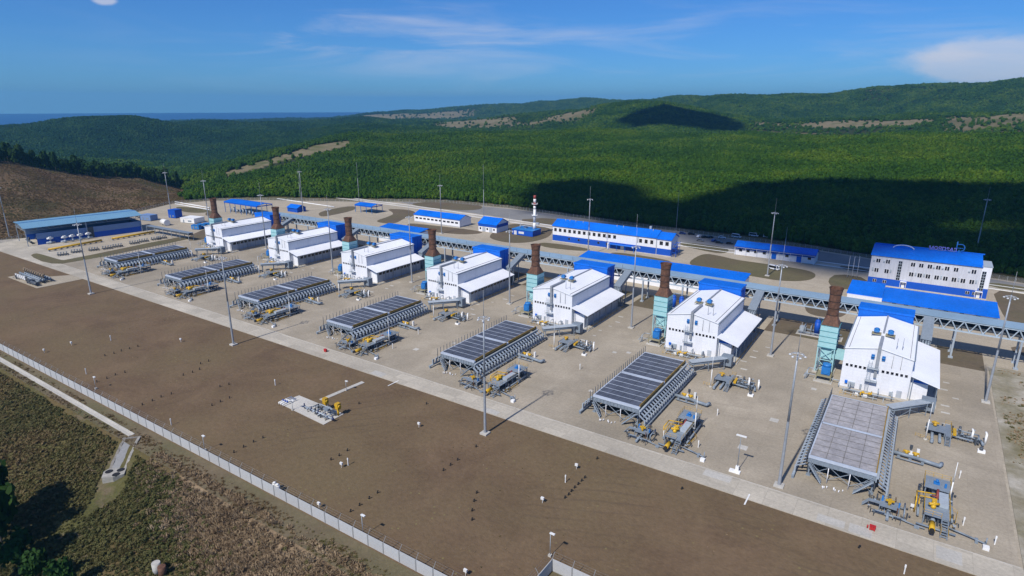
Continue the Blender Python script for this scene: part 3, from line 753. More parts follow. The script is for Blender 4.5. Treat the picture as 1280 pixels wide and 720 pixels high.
# ------------------------------------------------------------------ the seven compressor units
def hall(loc, label):
    t = thing('compressor_hall', label, 'hall', loc, 0, 'seven compressor halls in a row')
    mb = MB(); mb.prism([(0, .5), (17, .5), (17, 12.45), (8.5, 14.2), (0, 12.45)], 'y', 0, 32); mb.build('wall', M['panel'], t)
    mb = MB(); mb.b(-.12, 17.12, -.12, 32.1, -.1, .62); mb.build('plinth', M['concrete'], t)
    mb = MB(); mb.prism([(-.3, 12.36), (8.5, 14.16), (17.3, 12.36), (17.3, 12.62), (8.5, 14.44), (-.3, 12.62)], 'y', -.3, 32.3); mb.build('roof', M['white_roof'], t)
    mb = MB()
    mb.prism([(-.36, 12.3), (.0, 12.3), (0, 12.7), (-.36, 12.7)], 'y', -.34, 32.34); mb.prism([(17.0, 12.3), (17.36, 12.3), (17.36, 12.7), (17.0, 12.7)], 'y', -.34, 32.34)
    mb.build('gutter', M['steel'], t)
    mb = MB()
    for x, zz in ((1.0, 12.86), (16.0, 12.86)):
        mb.b(x-.05, x+.05, 0, 32, zz-.02, zz+.16)
        for i in range(9): mb.bar((x, .3+i*3.9, zz-.2), (x, .3+i*3.9, zz+.2), .06)
    mb.build('snow_guard', M['steel_dark'], t)
    mb = MB(); mb.b(8.1, 8.9, -1.0, 9.0, 14.52, 15.1); mb.b(8.25, 8.75, 13.2, 32.3, 14.4, 14.72); mb.b(8.1, 8.9, -1.0, -.34, 8.4, 14.5); mb.b(8.15, 8.85, -.9, -.3, 5.5, 8.35); mb.build('ridge_duct', M['galv'], t)
    for s_ in (0, 1):
        for k in range(5 if s_ == 0 else 6):
            x = (1.15 if s_ == 0 else 10.25)+k*1.13; w = MB(); w.b(x-.40, x+.40, -.07, .05, 7.05, 7.95); o = w.build('window', M['frame'], t)
            w = MB(); w.b(x-.33, x+.33, -.09, .02, 7.12, 7.88); w.build('pane', M['glass'], o)
    for x in (7.2, 9.85):
        mb = MB(); mb.b(x-.42, x+.42, -.28, -.01, 10.7, 12.1); mb.cyl((x, -.29, 11.4), (x, -.5, 11.25), .5, .42, 12); mb.build('wall_vent', M['blue_mid'], t)
    for x in (6.7, 10.3):
        z0 = 14.45-abs(x-8.5)*.205; f = MB(); f.b(x-1.25, x+1.25, 10.6, 13.0, z0+.55, z0+.68)
        for a in (-1.1, 1.1):
            for b_ in (10.75, 12.85): f.bar((x+a, b_, z0-.1), (x+a, b_, z0+.6), .1)
        for b_ in (10.6, 13.0): f.bar((x-1.2, b_, z0+1.3), (x+1.2, b_, z0+1.3), .05)
        o = f.build('fan_platform', M['yellow_dull'], t)
        f = MB(); f.cyl((x, 11.8, z0+.7), (x, 11.8, z0+1.5), .5, .55, 12); f.b(x-.75, x+.75, 11.05, 12.55, z0+1.2, z0+1.95); f.cyl((x, 11.8, z0+1.95), (x, 11.8, z0+2.25), .8, .5, 12); f.build('roof_fan', M['blue_mid'], o)
    mb = MB()
    for x in (6.5, 7.3): mb.bar((x, -.75, 0), (x, -.75, 10.3), .08)
    for i in range(26): mb.bar((6.5, -.75, .4+i*.38), (7.3, -.75, .4+i*.38), .05)
    for zz in (4.2, 8.1):
        mb.b(6.2, 9.2, -1.5, -.1, zz-.06, zz+.04)
        for a in (6.25, 7.7, 9.15): mb.bar((a, -1.45, zz), (a, -1.45, zz+1.1), .06)
        for q in (.55, 1.1): mb.bar((6.25, -1.45, zz+q), (9.15, -1.45, zz+q), .05)
    mb.build('ladder', M['steel_light'], t)
    mb = MB()
    for x, y, h in ((12.4, 3.4, 3.2), (13.8, 4.4, 3.6)): 
        z0 = 14.45-abs(x-8.5)*.205; mb.cyl((x, y, z0-.2), (x, y, z0+h), .09, n=6)
    for x in (12.1, 14.2): mb.cyl((x, -.2, 9.0), (x, -.2, 12.9), .06, n=6)
    mb.build('vent_pipe', M['galv'], t)
    mb = MB(); mb.b(1.3, 2.0, -.5, 0, 1.9, 2.7); mb.build('wall_box', M['blue'], t)
    mb = MB(); mb.b(2.2, 3.9, -.6, 0, 1.2, 2.5); mb.cyl((2.6, -.6, 1.9), (2.6, -.9, 1.9), .35, n=10); mb.b(5.2, 5.7, -.4, 0, 1, 2.4); mb.b(12.6, 13.3, -.4, 0, .9, 2.0); mb.build('wall_fittings', M['steel_light'], t)
    mb = MB(); mb.b(14.3, 15.6, -.08, .04, .62, 2.8); mb.build('door', M['panel_grey'], t)
    # lean-to along the east side
    mb = MB(); mb.prism([(17.02, 7.85), (23.9, 5.9), (23.9, 6.1), (17.02, 8.08)], 'y', -.5, 32.3); mb.build('lean_to_roof', M['white_roof'], t)
    mb = MB(); mb.prism([(17.04, .2), (21.4, .2), (21.4, 6.35), (17.04, 7.6)], 'y', 1.9, 31.6); o = mb.build('lean_to_wall', M['panel_grey'], t)
    w = MB(); w.b(17.35, 21.35, 1.82, 1.95, .3, 5.5); w.build('front_panel', M['panel'], o)
    w = MB()
    for i in range(12): w.b(21.38, 21.48, 3.2+i*2.35, 4.9+i*2.35, 3.7, 4.9)
    w.build('window_band', M['glass'], o)
    w = MB(); w.b(17.4, 21.3, 1.78, 1.92, 5.52, 6.2); w.build('blue_band', M['blue'], o)
    mb = MB()
    for i in range(7): mb.c(23.4, .2+i*5.2, 3.05, .22, .22, 6.1)
    mb.c(17.6, -.2, 3.8, .2, .2, 7.6)
    mb.b(23.3, 23.5, -.3, 32, 5.62, 5.84)
    mb.build('lean_to_post', M['steel'], t)
    mb = MB()
    for q in (.6, 1.1): mb.b(23.72, 23.78, -.2, 32, q, q+.07)
    for i in range(17): mb.c(23.75, -.2+i*2.0, .58, .07, .07, 1.16)
    mb.build('railing', M['yellow'], t)
    mb = MB(); mb.b(17.1, 24.0, -.3, 32.1, -.1, .3); mb.build('lean_to_floor', M['concrete'], t)
    return t
M['yellow_dull'] = mat('dull_yellow_grating', (.30,.27,.16), .6, var=.1)

def stack(loc, label):
    t = thing('exhaust_stack', label, 'stack', loc, 0, 'exhaust stacks beside the halls')
    mb = MB()
    for i in range(4): mb.b(.02*i, 5-.02*i, 0, 5.4, 8.6+i*1.75, 10.28+i*1.75)
    mb.build('casing', M['teal'], t)
    mb = MB()
    for i in range(5): z0 = 8.5+i*1.75; mb.b(-.1, 5.1, -.1, 5.5, z0-.05, z0+.1 if i < 4 else z0-.07+.1)
    mb.build('casing_flange', M['teal_dark'], t)
    mb = MB()
    for x in (.2, 4.8):
        for y in (.2, 5.2): mb.c(x, y, 4.2, .34, .34, 8.4)
    for y in (.2, 5.2):
        for z0, z1 in ((.4, 4.3), (4.4, 8.3)):
            mb.bar((.3, y, z0), (4.7, y, z1), .2); mb.bar((4.7, y, z0), (.3, y, z1), .2); mb.b(.2, 4.8, y-.1, y+.1, z1-.02, z1+.2)
    for x in (.2, 4.8):
        for z0, z1 in ((.4, 4.3), (4.4, 8.3)):
            mb.bar((x, .3, z0), (x, 5.1, z1), .2); mb.bar((x, 5.1, z0), (x, .3, z1), .2)
    mb.build('support_frame', M['teal'], t)
    mb = MB(); mb.b(.9, 4.1, .9, 4.6, 4.6, 8.55); mb.b(4.1, 7.9, 1.6, 4.2, 4.9, 7.6); mb.build('inlet_duct', M['teal'], t)
    mb = MB(); mb.c(2.5, 2.7, .15, 6, 6.4, .5); mb.build('footing', M['concrete'], t)
    # brown square-to-round hood and chimney
    mb = MB(); n = 20; k0 = []; k1 = []
    for i in range(n):
        a = 2*math.pi*(i+.5)/n; ca, sa = math.cos(a), math.sin(a); q = 1/max(abs(ca), abs(sa))
        k0.append((2.5+2.42*ca*q, 2.7+2.6*sa*q, 15.62)); k1.append((2.5+1.62*ca, 2.7+1.62*sa, 18.5))
    for i in range(n): mb.quad(k0[i], k0[(i+1) % n], k1[(i+1) % n], k1[i])
    mb.build('hood', M['rust'], t, fixn=False)
    mb = MB(); c0 = (2.5, 2.7)
    for z0, z1, r0, r1 in ((18.45, 25.0, 1.62, 1.62), (25.0, 26.9, 1.62, 1.95), (26.9, 27.1, 2.05, 2.05)): mb.cyl((*c0, z0), (*c0, z1), r0, r1, 24, caps=False)
    mb.cyl((*c0, 27.1), (*c0, 24.5), 1.86, 1.5, 24, caps=False)
    mb.build('flue', M['rust'], t, fixn=False)
    mb = MB()
    for z0 in (18.6, 20.7, 22.9, 25.1): mb.cyl((*c0, z0), (*c0, z0+.18), 1.72, n=24)
    mb.build('flue_ring', M['rust_dark'], t)
    mb = MB(); mb.cyl((*c0, 24.4), (*c0, 24.5), 1.5, n=20); mb.build('flue_mouth', M['black'], t)
    mb = MB(); mb.bar((.4, -.25, .3), (.4, -.25, 8.5), .08); mb.bar((1.0, -.25, .3), (1.0, -.25, 8.5), .08)
    for i in range(20): mb.bar((.4, -.25, .6+i*.4), (1.0, -.25, .6+i*.4), .05)
    mb.build('ladder', M['steel_light'], t)
    return t
M['rust_dark'] = mat('dark_rust_band', (.05,.028,.02), .8, var=.3)

def cooling_skid(loc, label):
    t = thing('oil_cooling_skid', label, 'cooler', loc, 0, 'blue oil cooling skids below the stacks')
    mb = MB(); mb.b(0, 4.2, 0, 4.6, 1.7, 1.95)
    for x in (.15, 4.05):
        for y in (.15, 4.45): mb.c(x, y, .85, .22, .22, 1.7)
    mb.build('platform', M['yellow_dull'], t)
    mb = MB(); mb.b(1.2, 3.6, 1.0, 3.4, 2.1, 4.6); mb.cyl((2.4, 2.2, 4.6), (2.4, 2.2, 5.3), 1.25, 1.15, 14); mb.cyl((2.4, .98, 3.3), (2.4, .8, 3.3), .9, n=14); mb.build('blower_box', M['blue_mid'], t)
    mb = MB()
    for x in (.05, 4.15):
        for q in (.5, 1.05): mb.bar((x, 0, 1.95+q), (x, 4.6, 1.95+q), .05)
        for y in (0, 1.5, 3.1, 4.6): mb.bar((x, y, 1.9), (x, y, 3.0), .06)
    mb.build('railing', M['yellow_dull'], t)
    mb = MB(); rg = random.Random(5)
    mb.tube([(4.0, 1.2, 1.2), (6.5, 1.2, 1.2), (6.5, -1.2, 1.2), (6.5, -1.2, .3)], .16); mb.tube([(-.4, 3, 2.6), (-2.4, 3, 2.6), (-2.4, .4, 2.6), (-2.4, .4, .2)], .13); mb.tube([(-.2, 1, 1.4), (-3.0, 1, 1.4), (-3.0, -1.5, 1.4)], .11)
    for y in (-.6, .6, 1.8): mb.c(-2.7, y, 1.2, .1, .1, 2.4)
    mb.build('pipework', M['steel_light'], t)
    mb = MB(); mb.b(-.4, 4.6, -.6, 5.0, -.1, .35); mb.build('footing', M['concrete'], t)
    return t

def intake(loc, label):
    t = thing('air_intake_house', label, 'intake filter', loc, 0, 'blue air intake houses behind the halls')
    mb = MB(); mb.b(0, 15.4, 0, 7.2, 3.2, 15.3); mb.build('wall', M['blue'], t)
    mb = MB(); mb.prism([(-.2, 15.32), (7.4, 15.32), (7.4, 15.75), (-.2, 15.95)], 'x', -.2, 15.6); mb.build('roof', M['blue_roof'], t)
    mb = MB()
    for i in range(5): mb.b(.5+i*3.0, 2.9+i*3.0, 7.15, 7.5, 7.5, 14.5)
    for i in range(2): mb.b(15.35, 15.55, .6+i*3.2, 3.2+i*3.2, 8.0, 14.2)
    mb.build('louvre', M['blue'], t)
    mb = MB()
    for x in (.3, 5.2, 10.2, 15.1):
        for y in (.3, 6.9): mb.c(x, y, 1.6, .3, .3, 3.2)
    mb.bar((15.1, .3, .2), (15.1, 6.9, 3.1), .15); mb.bar((15.1, 6.9, .2), (15.1, .3, 3.1), .15)
    mb.build('support_leg', M['blue_mid'], t)
    return t

def cooler(loc, label, pale=False):
    t = thing('air_cooler', label, 'cooler', loc, 0, 'gas air coolers in front of the halls')
    W = 13.0
    fm = M['fan_sheen'] if pale else M['fan']; bm_ = M['steel_light'] if pale else M['deck_beam']
    for bay, (y0, y1) in enumerate(((.35, 17.3), (18.5, 35.6))):
        mb = MB(); mb.b(.1, W-.1, y0, y1, 4.55, 5.0); o = mb.build('fan_deck', fm, t)
        g = MB(); rows = 6
        for i in range(rows+1):
            y = y0+(y1-y0)*i/rows; g.b(.1, W-.1, y-.05, y+.05, 5.0, 5.06)
        g.build('deck_joint', bm_ if not pale else M['seam'], o)
        g = MB()
        for i in range(1, 4): x = W*i/4; g.b(x-.05, x+.05, y0+.05, y1-.05, 5.0, 5.045)
        g.build('panel_seam', M['steel_dark'] if not pale else M['seam'], o)
        g = MB(); g.b(W-.12, W+.1, y0, y1, 4.8, 5.55); g.build('orange_beam', M['orange'], t)
        if pale: pass
    mb = MB(); mb.b(0, W, 17.3, 18.5, 4.5, 5.04); mb.build('middle_walkway', M['deck_beam'], t)
    mb = MB(); mb.b(-.15, W+.15, -.35, .35, 4.55, 5.05); mb.b(-.15, W+.15, 35.6, 36.1, 4.55, 5.05); mb.b(-.2, .1, .3, 35.6, 3.6, 5.04)
    mb.build('end_beam', M['deck_beam'], t)
    mb = MB(); mb.b(-.1, W+.1, -.2, .3, 3.35, 4.54); mb.b(-.1, W+.1, 35.65, 36.0, 3.35, 4.54)
    for i in range(14): mb.b(-.1+i*.99, .05+i*.99, -.34, -.19, 3.35, 4.54)
    mb.build('end_panel', M['steel'], t)
    mb = MB(); mb.b(W+.12, W+.65, -.3, 36.4, 4.0, 4.35); mb.b(W+.12, W+.3, -.3, 36.4, 3.1, 4.0); mb.build('side_walkway', M['steel_light'], t)
    # fan rings hanging below the deck
    mb = MB()
    for bay in (0, 1):
        for i in range(3):
            for j in range(2): mb.cyl((3.3+j*6.4, 3.2+bay*18.1+i*5.5, 2.9), (3.3+j*6.4, 3.2+bay*18.1+i*5.5, 4.5), 2.5, n=18)
    mb.build('fan_ring', M['steel_dark'], t)
    # legs with braces
    for y in (.2, 9, 17.6, 18.3, 27, 35.6):
        for x in (.3, W-.3):
            g = MB(); g.c(x, y, 1.8, .32, .32, 3.6); g.c(x, y, .12, .9, .9, .3); g.build('leg', M['steel'], t)
    mb = MB()
    for y in (.0, 18, 35.8):
        for a, b_ in ((.3, 4.4), (4.4, 8.6), (8.6, 12.7)): mb.bar((a, y, .4), (b_, y, 3.3), .14); mb.bar((b_, y, .4), (a, y, 3.3), .14)
    for x in (.3, W-.3):
        for a, b_ in ((.2, 9), (9, 17.6), (18.3, 27), (27, 35.6)): mb.bar((x, a, .4), (x, b_, 3.4), .16); mb.bar((x, b_, .4), (x, a, 3.4), .16)
    mb.build('brace', M['steel'], t)
    # tube headers and return bends on both long sides
    rib = M['steel_light']
    for side in (-1, 1):
        x0 = -.1 if side < 0 else W+.2; n = 26
        h = MB(); xa = x0+side*2.3; h.cyl((xa, -3.4, .8), (xa, 38.8, .8), .3, n=12); h.cyl((xa-side*.9, -.5, 3.0), (xa-side*.9, 37, 3.0), .2, n=8)
        for i in range(8): h.c(xa, -3+i*6, .3, .5, .5, .6)
        h.build('header_pipe', M['steel'], t)
        g = MB(); xb = .05 if side < 0 else W-.05; g.b(min(xb, xb+side*.25), max(xb, xb+side*.25), .5, 35.4, .7, 3.5); g.build('bundle_shade', M['steel_dark'], t)  # dark panel added for the shade behind the side fins
        g = MB(); pq = MB()
        for i in range(n):
            y = -1.6+i*1.53
            xi = x0+side*(.15 if side < 0 else .5)
            g.quad((xi, y-.36, 3.7), (xi, y+.36, 3.7), (xa-side*.25, y+.36, 2.6), (xa-side*.25, y-.36, 2.6)); g.b(min(xa-side*.25, xa+side*.05), max(xa-side*.25, xa+side*.05), y-.36, y+.36, .9, 2.6)
            if side < 0: pq.cyl((-.32, y, 3.2), (-.32, y, 6.75), .095, n=6)
        g.build('tube_fin', rib, t)
        if side < 0: pq.build('standpipe', M['steel_dark'], t)
    # stairs at both front corners
    for s_, x0, x1 in ((0, .4, 3.2), (1, W-.4, W-3.6)):
        g = MB()
        for off in (0, .9):
            g.bar((x0, -.6-off, 3.4), (x1, -1.6-off, .2), .2); g.bar((x0, -.6-off, 4.4), (x1, -1.6-off, 1.2), .07)
        for i in range(9):
            q = i/9; g.c(x0+(x1-x0)*q, -1.05-q, 3.3-3.1*q, .5, .9, .06)
        g.build('stair', M['steel'], t)
    mb = MB()
    for x in (4.2, 8.4): mb.cyl((x, -1.2, 0), (x, -1.2, 3.8), .09, n=8)
    rg = random.Random(11)
    for i in range(12): x = 3.6+rg.random()*5; y = -2.4-rg.random()*1.6; mb.cyl((x, y, 0), (x, y, .3+.5*rg.random()), .1, n=8)
    mb.build('drain_stub', M['frame'], t)
    return t

def duct(loc, label):
    t = thing('covered_pipe_duct', label, 'pipe duct', loc, 0, 'covered ducts between hall and cooler')
    a = math.atan2(9.2, 8.0)
    mb = MB(); c_, s_ = math.cos(a), math.sin(a); L = 12.6
    def P(u, v_): return (u*c_-v_*s_, u*s_+v_*c_)
    mb.slab([P(0, -1.25), P(L, -1.25), P(L, 1.25), P(0, 1.25)], 3.5, 3.72); mb.build('cover', M['steel_light'], t)
    mb = MB()
    for v_ in (-.75, 0, .75): mb.cyl((*P(.1, v_), 2.9), (*P(L-.2, v_), 2.9), .32, n=10)
    mb.build('pipe', M['steel'], t)
    mb = MB()
    for u in (.8, 6, 11.6):
        for v_ in (-1.1, 1.1): mb.c(*P(u, v_), 1.7, .2, .2, 3.4)
        mb.bar((*P(u, -1.1), 2.3), (*P(u, 1.1), 2.3), .2)
    mb.bar((*P(.8, -1.1), .3), (*P(6, -1.1), 2.3), .12); mb.bar((*P(6, -1.1), 2.3), (*P(11.6, -1.1), .3), .12)
    mb.build('support', M['steel'], t)
    mb = MB(); p = P(L+.6, 0); mb.b(p[0]-1.6, p[0]+1.6, p[1]-.9, p[1]+1.6, 1.0, 4.2); mb.build('end_box', M['steel'], t)
    mb = MB(); mb.cyl((p[0]+.4, p[1]-.95, 2.8), (p[0]+.4, p[1]-1.15, 2.8), .55, n=12); mb.build('flange', M['steel_dark'], t)
    return t

def front_pipes(loc, label):
    t = thing('pipe_run', label, 'pipes', loc, 0, 'pipe runs along the hall fronts')
    mb = MB()
    for y, z, x0, x1, r in ((0, .7, .4, 11.5, .22), (-1.0, 1.3, 1.6, 13.5, .18), (-1.9, .6, .8, 9.5, .16)): mb.cyl((x0, y, z), (x1, y, z), r, n=8)
    for x in (1, 3.5, 6, 8.5, 11): mb.c(x, -.9, .35, .2, 2.4, .7)
    for x in (2.2, 9.4, 12.8): mb.tube([(x, -1, 1.3), (x, -1, 2.6), (x, .8, 2.6), (x, .8, .3)], .15)
    mb.build('pipe', M['steel_light'], t)
    mb = MB(); mb.tube([(5.3, -2.2, .6), (5.3, -2.2, 1.7), (7.9, -2.2, 1.7), (7.9, -.2, 1.7)], .17)
    for x in (5.8, 7.4): mb.ball((x, -1.2, 1.4), .42)
    for q in (.5, 1.0): mb.bar((.2, -2.6, q), (4.5, -2.6, q), .05)
    for x in (.2, 1.6, 3.0, 4.5): mb.bar((x, -2.6, 0), (x, -2.6, 1.0), .06)
    mb.build('valve', M['yellow'], t)
    mb = MB(); mb.b(6.0, 7.0, -2.0, -1.2, .3, 1.2); mb.b(3.9, 4.7, -2.0, -1.3, .2, 1.0); mb.build('control_box', M['white'], t)
    return t

def rails(mb, pts, z, h=1.1, w=.05):
    for a, b_ in zip(pts[:-1], pts[1:]):
        L = math.hypot(b_[0]-a[0], b_[1]-a[1]); n = max(1, int(L/1.3))
        for q in (.5, 1.0): mb.bar((*a, z+h*q), (*b_, z+h*q), w)
        for i in range(n+1): mb.bar((a[0]+(b_[0]-a[0])*i/n, a[1]+(b_[1]-a[1])*i/n, z), (a[0]+(b_[0]-a[0])*i/n, a[1]+(b_[1]-a[1])*i/n, z+h), w*1.2)
def stairs(mb, x, y0, y1, z, w=1.0):
    n = 7
    for i in range(n): q = i/n; mb.c(x, y0+(y1-y0)*q, z-.15-z*q*.95, w, abs(y1-y0)/n*.8, .06)
    for s_ in (-w/2, w/2): mb.bar((x+s_, y0, z), (x+s_, y1, .1), .16)

def clutter(t, x0, x1, y0, y1, n, seed):
    """small bore pipework, hand wheels and gauges of one skid"""
    rg = random.Random(seed); mb = MB(); wv = MB()
    for i in range(n):
        x, y = rg.uniform(x0, x1), rg.uniform(y0, y1); h = rg.uniform(.4, 2.0)
        if i % 3 == 0: mb.cyl((x, y, 0), (x, y, h), .09, n=6); wv.cyl((x, y, h), (x, y, h+.07), .3, n=10)
        elif i % 3 == 1: a, b_ = rg.uniform(-1.5, 1.5), rg.uniform(-1.8, 1.8); mb.tube([(x, y, .1), (x, y, h), (x+a, y, h), (x+a, y+b_, h), (x+a, y+b_, .1)], .08, 6)
        else: mb.c(x, y, h*.5, .35, .3, h); mb.ball((x+.5, y, .6), .24)
    mb.build('small_pipework', M['steel_dark'], t); wv.build('hand_wheel', M['steel_light'], t)
def skid_a(loc, label):
    t = thing('shutoff_valve_skid', label, 'valve skid', loc, 0, 'shut-off valve skids at the cooler corners')
    mb = MB(); mb.b(1.4, 5.6, 1.2, 4.6, 1.7, 1.82); mb.b(-.9, 1.4, 2.0, 3.2, 1.7, 1.8)
    for x in (1.5, 5.5):
        for y in (1.3, 4.5): mb.c(x, y, .85, .18, .18, 1.7)
    mb.bar((-.9, 2.0, 1.7), (-2.2, 2.0, .1), .18); mb.bar((-.9, 3.2, 1.7), (-2.2, 3.2, .1), .18)
    for i in range(5): mb.c(-1.1-i*.25, 2.6, 1.5-i*.32, .25, 1.1, .05)
    mb.build('platform', M['steel'], t)
    mb = MB(); rails(mb, [(1.4, 4.6), (1.4, 3.2)], 1.8); rails(mb, [(1.4, 4.6), (5.6, 4.6), (5.6, 1.2)], 1.8); rails(mb, [(-2.2, 3.25), (-.6, 3.25)], 1.0, .9); mb.build('railing', M['yellow_dull'], t)
    mb = MB(); mb.cyl((3.4, -2.2, .8), (3.4, 9.2, .8), .32, n=12); mb.cyl((.2, .2, .6), (7.2, .2, .6), .25, n=10); mb.tube([(3.4, 4.8, .8), (6.6, 4.8, .8), (6.6, 4.8, 2.2), (6.6, .6, 2.2), (6.6, .6, .5)], .16)
    mb.tube([(.6, -.8, .5), (.6, -.8, 1.5), (2.6, -.8, 1.5), (2.6, 1.0, 1.5)], .14); mb.tube([(4.5, -.9, .5), (4.5, -.9, 1.4), (6.2, -.9, 1.4)], .13)
    mb.tube([(5.6, .2, .6), (8.6, -.4, .5), (11.0, -.7, .5)], .13); mb.c(9.4, -.6, .3, 1.0, .8, .5)
    mb.build('pipe', M['steel'], t)
    mb = MB(); mb.ball((3.4, 2.6, 1.1), .6, 12, 8); mb.cyl((3.4, 2.6, 1.6), (3.4, 2.6, 2.7), .28, n=10); mb.cyl((2.5, 2.6, 2.9), (4.4, 2.6, 2.9), .3, n=12); mb.b(3.1, 3.8, 2.1, 3.2, 2.4, 3.2); mb.build('actuator', M['yellow'], t)
    mb = MB(); mb.b(5.3, 5.7, 2.6, 3.2, 1.8, 2.8); mb.b(1.7, 2.1, 3.6, 4.2, 1.8, 2.9); mb.build('control_box', M['blue_mid'], t)
    mb = MB()
    for p in ((2.0, 5.0), (4.6, 5.4), (5.2, .7)): mb.cyl((*p, 0), (*p, 2.6), .1, n=8); mb.ball((*p, 2.5), .2)
    mb.build('vent_stub', M['rust'], t); clutter(t, -1, 7.4, -1.6, 6.5, 26, 21)
    return t
def skid_b(loc, label):
    t = thing('gas_filter_platform', label, 'platform', loc, 0, 'yellow railed gas platforms in the front yard')
    z = 2.3
    mb = MB(); mb.b(0, 4.2, 2.6, 9.4, z, z+.1); mb.b(-.2, 4.4, 12.6, 17.6, z+.5, z+.62); mb.b(2.9, 4.2, 9.4, 12.6, z, z+.1); stairs(mb, 3.6, 2.6, -.6, z, 1.1)
    for x in (.1, 4.1):
        for y in (2.7, 6, 9.3, 12.8, 17.4): mb.c(x, y, z/2+.1, .2, .2, z+.2)
    mb.build('platform', M['steel'], t)
    mb = MB(); rails(mb, [(0, 2.6), (0, 9.4)], z+.1); rails(mb, [(2.9, 2.6), (0, 2.6)], z+.1); rails(mb, [(4.25, 12.6), (4.25, 2.6)], z+.1); rails(mb, [(-.2, 12.6), (-.2, 17.6), (4.4, 17.6), (4.4, 12.6)], z+.6)
    rails(mb, [(3.0, -.6), (3.0, 2.4)], .9, .9); rails(mb, [(4.2, -.6), (4.2, 2.4)], .9, .9)
    mb.tube([(-1.4, 6.0, .2), (-1.4, 6.0, 3.0), (-1.4, 9.6, 3.0), (1.8, 10.4, 3.0)], .13); mb.tube([(-.9, 5.4, 2.6), (-.9, 8.8, 2.6), (2.2, 9.2, 2.6)], .11)
    mb.bar((5.0, 3, .3), (5.4, 9, .3), .08); rails(mb, [(5.3, 4), (5.9, 9.5), (4.6, 11)], .1, 1.0)
    mb.build('railing', M['yellow'], t)
    mb = MB(); mb.cyl((1.6, -.6, 1.25), (1.6, 2.2, 1.25), .5, n=14); mb.build('yellow_vessel', M['yellow'], t)
    mb = MB(); mb.cyl((1.6, -1.25, 1.25), (1.6, -.58, 1.25), .44, n=14); mb.build('vessel_mouth', M['black'], t)
    mb = MB(); mb.cyl((1.7, 2.2, 1.2), (1.7, 18.4, 1.2), .38, n=12); mb.cyl((-1, 1.4, .6), (5.5, 1.2, .6), .2, n=8); mb.tube([(4.4, 3.0, .7), (7.4, 2.4, .6), (10.3, 1.6, .5)], .16); mb.c(8.8, 2.1, .3, .5, 1.2, .6); mb.cyl((10.2, 1.6, .2), (10.2, 1.6, 1.8), .12)
    mb.cyl((-.8, 4, .9), (-.8, 16.5, .9), .22, n=8); mb.cyl((4.9, 5, .9), (4.9, 16, .9), .22, n=8)
    for y in (4, 8, 12, 16): mb.c(1.7, y, .4, 1.0, .3, .8)
    mb.build('pipe', M['steel'], t)
    mb = MB(); mb.ball((1.5, 5.6, 2.8), .5, 12, 8); mb.cyl((.7, 5.2, 3.4), (2.4, 6.1, 3.4), .28, n=10); mb.cyl((1.5, 5.6, 2.3), (1.5, 5.6, 4.0), .3, n=8); mb.b(1.2, 2.0, 6.4, 7.4, 2.5, 3.6); mb.build('actuator', M['yellow'], t)
    mb = MB(); mb.b(2.4, 4.0, 6.6, 11.6, 2.45, 3.1); mb.build('cable_cover', M['steel_light'], t)
    mb = MB(); mb.b(1.4, 2.5, 14.5, 15.5, 2.95, 3.3); mb.cyl((2.0, 15.1, 3.3), (2.0, 15.1, 3.8), .3, n=10); mb.b(3.3, 3.7, 14.0, 14.4, 2.95, 3.8); mb.build('control_box', M['blue_mid'], t)
    mb = MB(); mb.cyl((2.2, 10.0, 2.2), (2.2, 12.0, 3.3), .25, n=8); mb.cyl((1.2, 10.2, 2.6), (3.0, 10.2, 2.6), .16, n=8); mb.build('red_pipe', M['red_dull'], t)
    mb = MB(); mb.c(10.2, .6, .35, 1.0, .9, .7); mb.build('white_box', M['white'], t); clutter(t, -.9, 5.6, 3, 17, 34, 22)
    return t
M['red_dull'] = mat('dull_red_pipe', (.22,.05,.04), .6, var=.15)
def spool_c(loc, label):
    t = thing('bypass_pipe_spool', label, 'pipe', loc, 0, 'bypass pipe spools beside the coolers')
    mb = MB(); mb.tube([(0, .2, 1.0), (4.5, 0, .95), (9.2, -.6, .85), (9.6, .8, .85), (9.6, .9, .2)], .42, 12)
    for x in (1.2, 3.5, 6): mb.c(x, 0, .3, .6, .9, .6)
    mb.cyl((.6, -1.2, .5), (6.2, -1.5, .5), .14); mb.cyl((1.6, 1.1, .5), (5.4, .9, .5), .14)
    mb.build('pipe', M['steel'], t)
    mb = MB()
    for x in (2.6, 4.4): mb.cyl((x, .4, 1.3), (x, .4, 1.9), .35, n=10); mb.cyl((x-.7, .4, 1.9), (x+.7, .4, 1.9), .28, n=10)
    rails(mb, [(1.8, .9), (5.2, .9)], .6, .9); mb.build('valve', M['yellow'], t)
    mb = MB(); mb.b(3.1, 3.9, .2, .8, 1.2, 2.1); mb.b(4.6, 5.2, 2.6, 3.2, 0, 1.9); mb.build('control_box', M['white'], t)
    mb = MB(); mb.cyl((3.4, 2.2, 0), (3.4, 2.2, 2.8), .16, n=8); mb.c(3.4, 2.2, 2.4, .6, .4, .9); mb.cyl((.9, 2.0, 0), (.9, 2.0, 1.2), .12); mb.build('vent_stub', M['steel_dark'], t)
    return t
